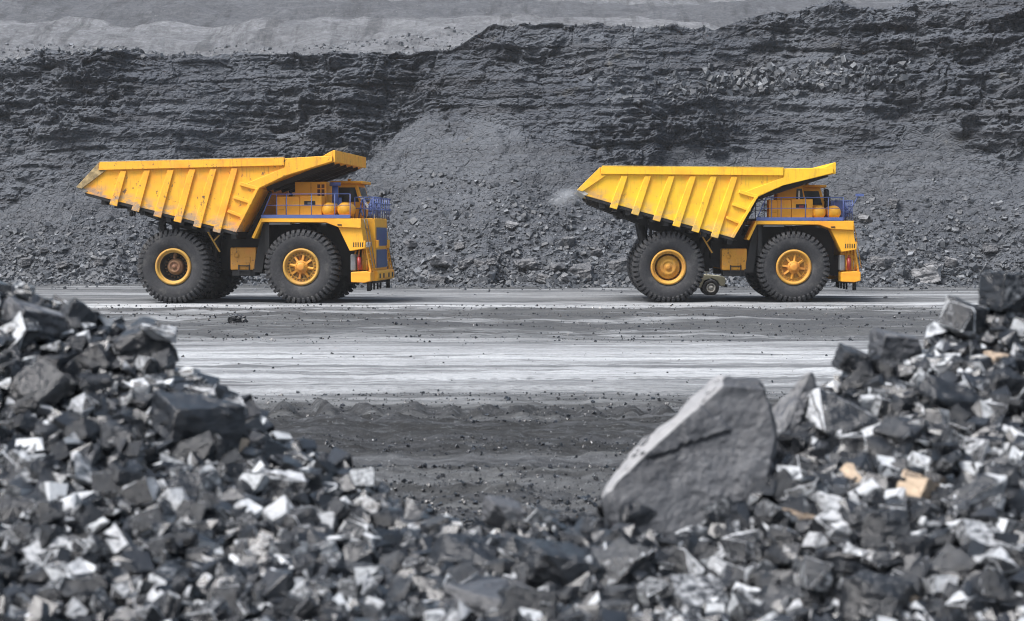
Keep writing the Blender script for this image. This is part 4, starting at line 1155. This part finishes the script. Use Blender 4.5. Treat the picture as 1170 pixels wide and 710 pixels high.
for i in sorted(chosen):
    c = chunks[i]
    lst = proto[c['shape']]; k = int(rng.integers(len(lst)))
    o = link('coal_chunk' if c['tone'] != 'tan' else 'sandstone_chunk', lst[k], M['black'])
    o.material_slots[0].link = 'OBJECT'; o.material_slots[0].material = M[c['tone']]
    o.location = c['p']; o.scale = (c['s'],) * 3; o.rotation_euler = c['e']
    hp = heap(*c['uv'])
    if c['label']:
        tag(o, c['label'], 'coal chunk' if c['tone'] != 'tan' else 'stone', 'coal chunks on the ' + hp); continue
    u, v_ = c['uv']
    # height band within the heap
    sil = np.interp(u, [0, 130, 215, 330, 460, 520, 690, 850, 940, 1060, 1170], [315, 370, 410, 490, 560, 590, 565, 470, 420, 375, 315])
    f_ = (v_ - sil) / (710 - sil)
    band = 'along the crest' if f_ < .18 else ('high' if f_ < .42 else ('halfway down' if f_ < .70 else 'near the foot'))
    prep = {'along the crest': 'on the crest of', 'high': 'high on', 'halfway down': 'halfway down', 'near the foot': 'low on'}[band]
    size = 'large ' if cnt[i] > 900 else ''
    groups.setdefault((f"{size}{WORD[c['tone']]} {SHW[c['shape']]} chunk {prep} the {hp}", 'coal chunks on the ' + hp), []).append((u, v_, o))
for (lab, grp), lst in groups.items():
    lst.sort(key=lambda q: q[0])
    for j, (u, v_, o) in enumerate(lst):
        l2 = lab
        if len(lst) == 2: l2 += (', the left one', ', the right one')[j]
        elif len(lst) > 2: l2 += f", {ORD[j] if j < 20 else 'last'} from left" if j < len(lst) - 1 else ', the rightmost'
        tag(o, l2, 'coal chunk', grp)

# ------------------------------------------------------------------ air
def volume_mat(name, dens, col, noise=False):
    t = NT(name)
    v = t.n('ShaderNodeVolumePrincipled'); t.set(v, 'Color', col)
    t.set(v, 'Density', dens)
    if noise:
        ob = t.n('ShaderNodeTexCoord').outputs['Object']
        ln = t.n('ShaderNodeVectorMath', operation='LENGTH', i={0: ob}).outputs['Value']
        n = t.noise(ob, 1.6, 4, .6)
        d_ = t.math('MULTIPLY', t.mapr(ln, 1.0, .05), t.mapr(n, .35, .75))
        t.set(v, 'Density', t.math('MULTIPLY', d_, dens))
    o = t.n('ShaderNodeOutputMaterial'); t.t.links.new(v.outputs[0], o.inputs[1])
    return t.m
HAZE = True
if HAZE:
    hz = MB().box(-1000, 1000, -450, 1000, -1.5, 75).build('haze', volume_mat('pit_haze', .00018, (.93, .96, 1.0)))
    tag(hz, 'thin grey blue dust haze filling the pit', 'haze', kind='stuff')
bm = bmesh.new(); bmesh.ops.create_icosphere(bm, subdivisions=3, radius=1.0)
me = bpy.data.meshes.new('dust_puff'); bm.to_mesh(me); bm.free()
o = link('dust_puff', me, volume_mat('blown_dust', 1.5, (.90, .94, 1.0), True))
p = px2w(645, 225, DR + 1.5); o.location = p; o.scale = (1.15, .9, .62); o.rotation_euler = (0, R(-14), 0)
tag(o, 'faint bluish dust blowing off the tail of the clean truck', 'dust', kind='stuff')
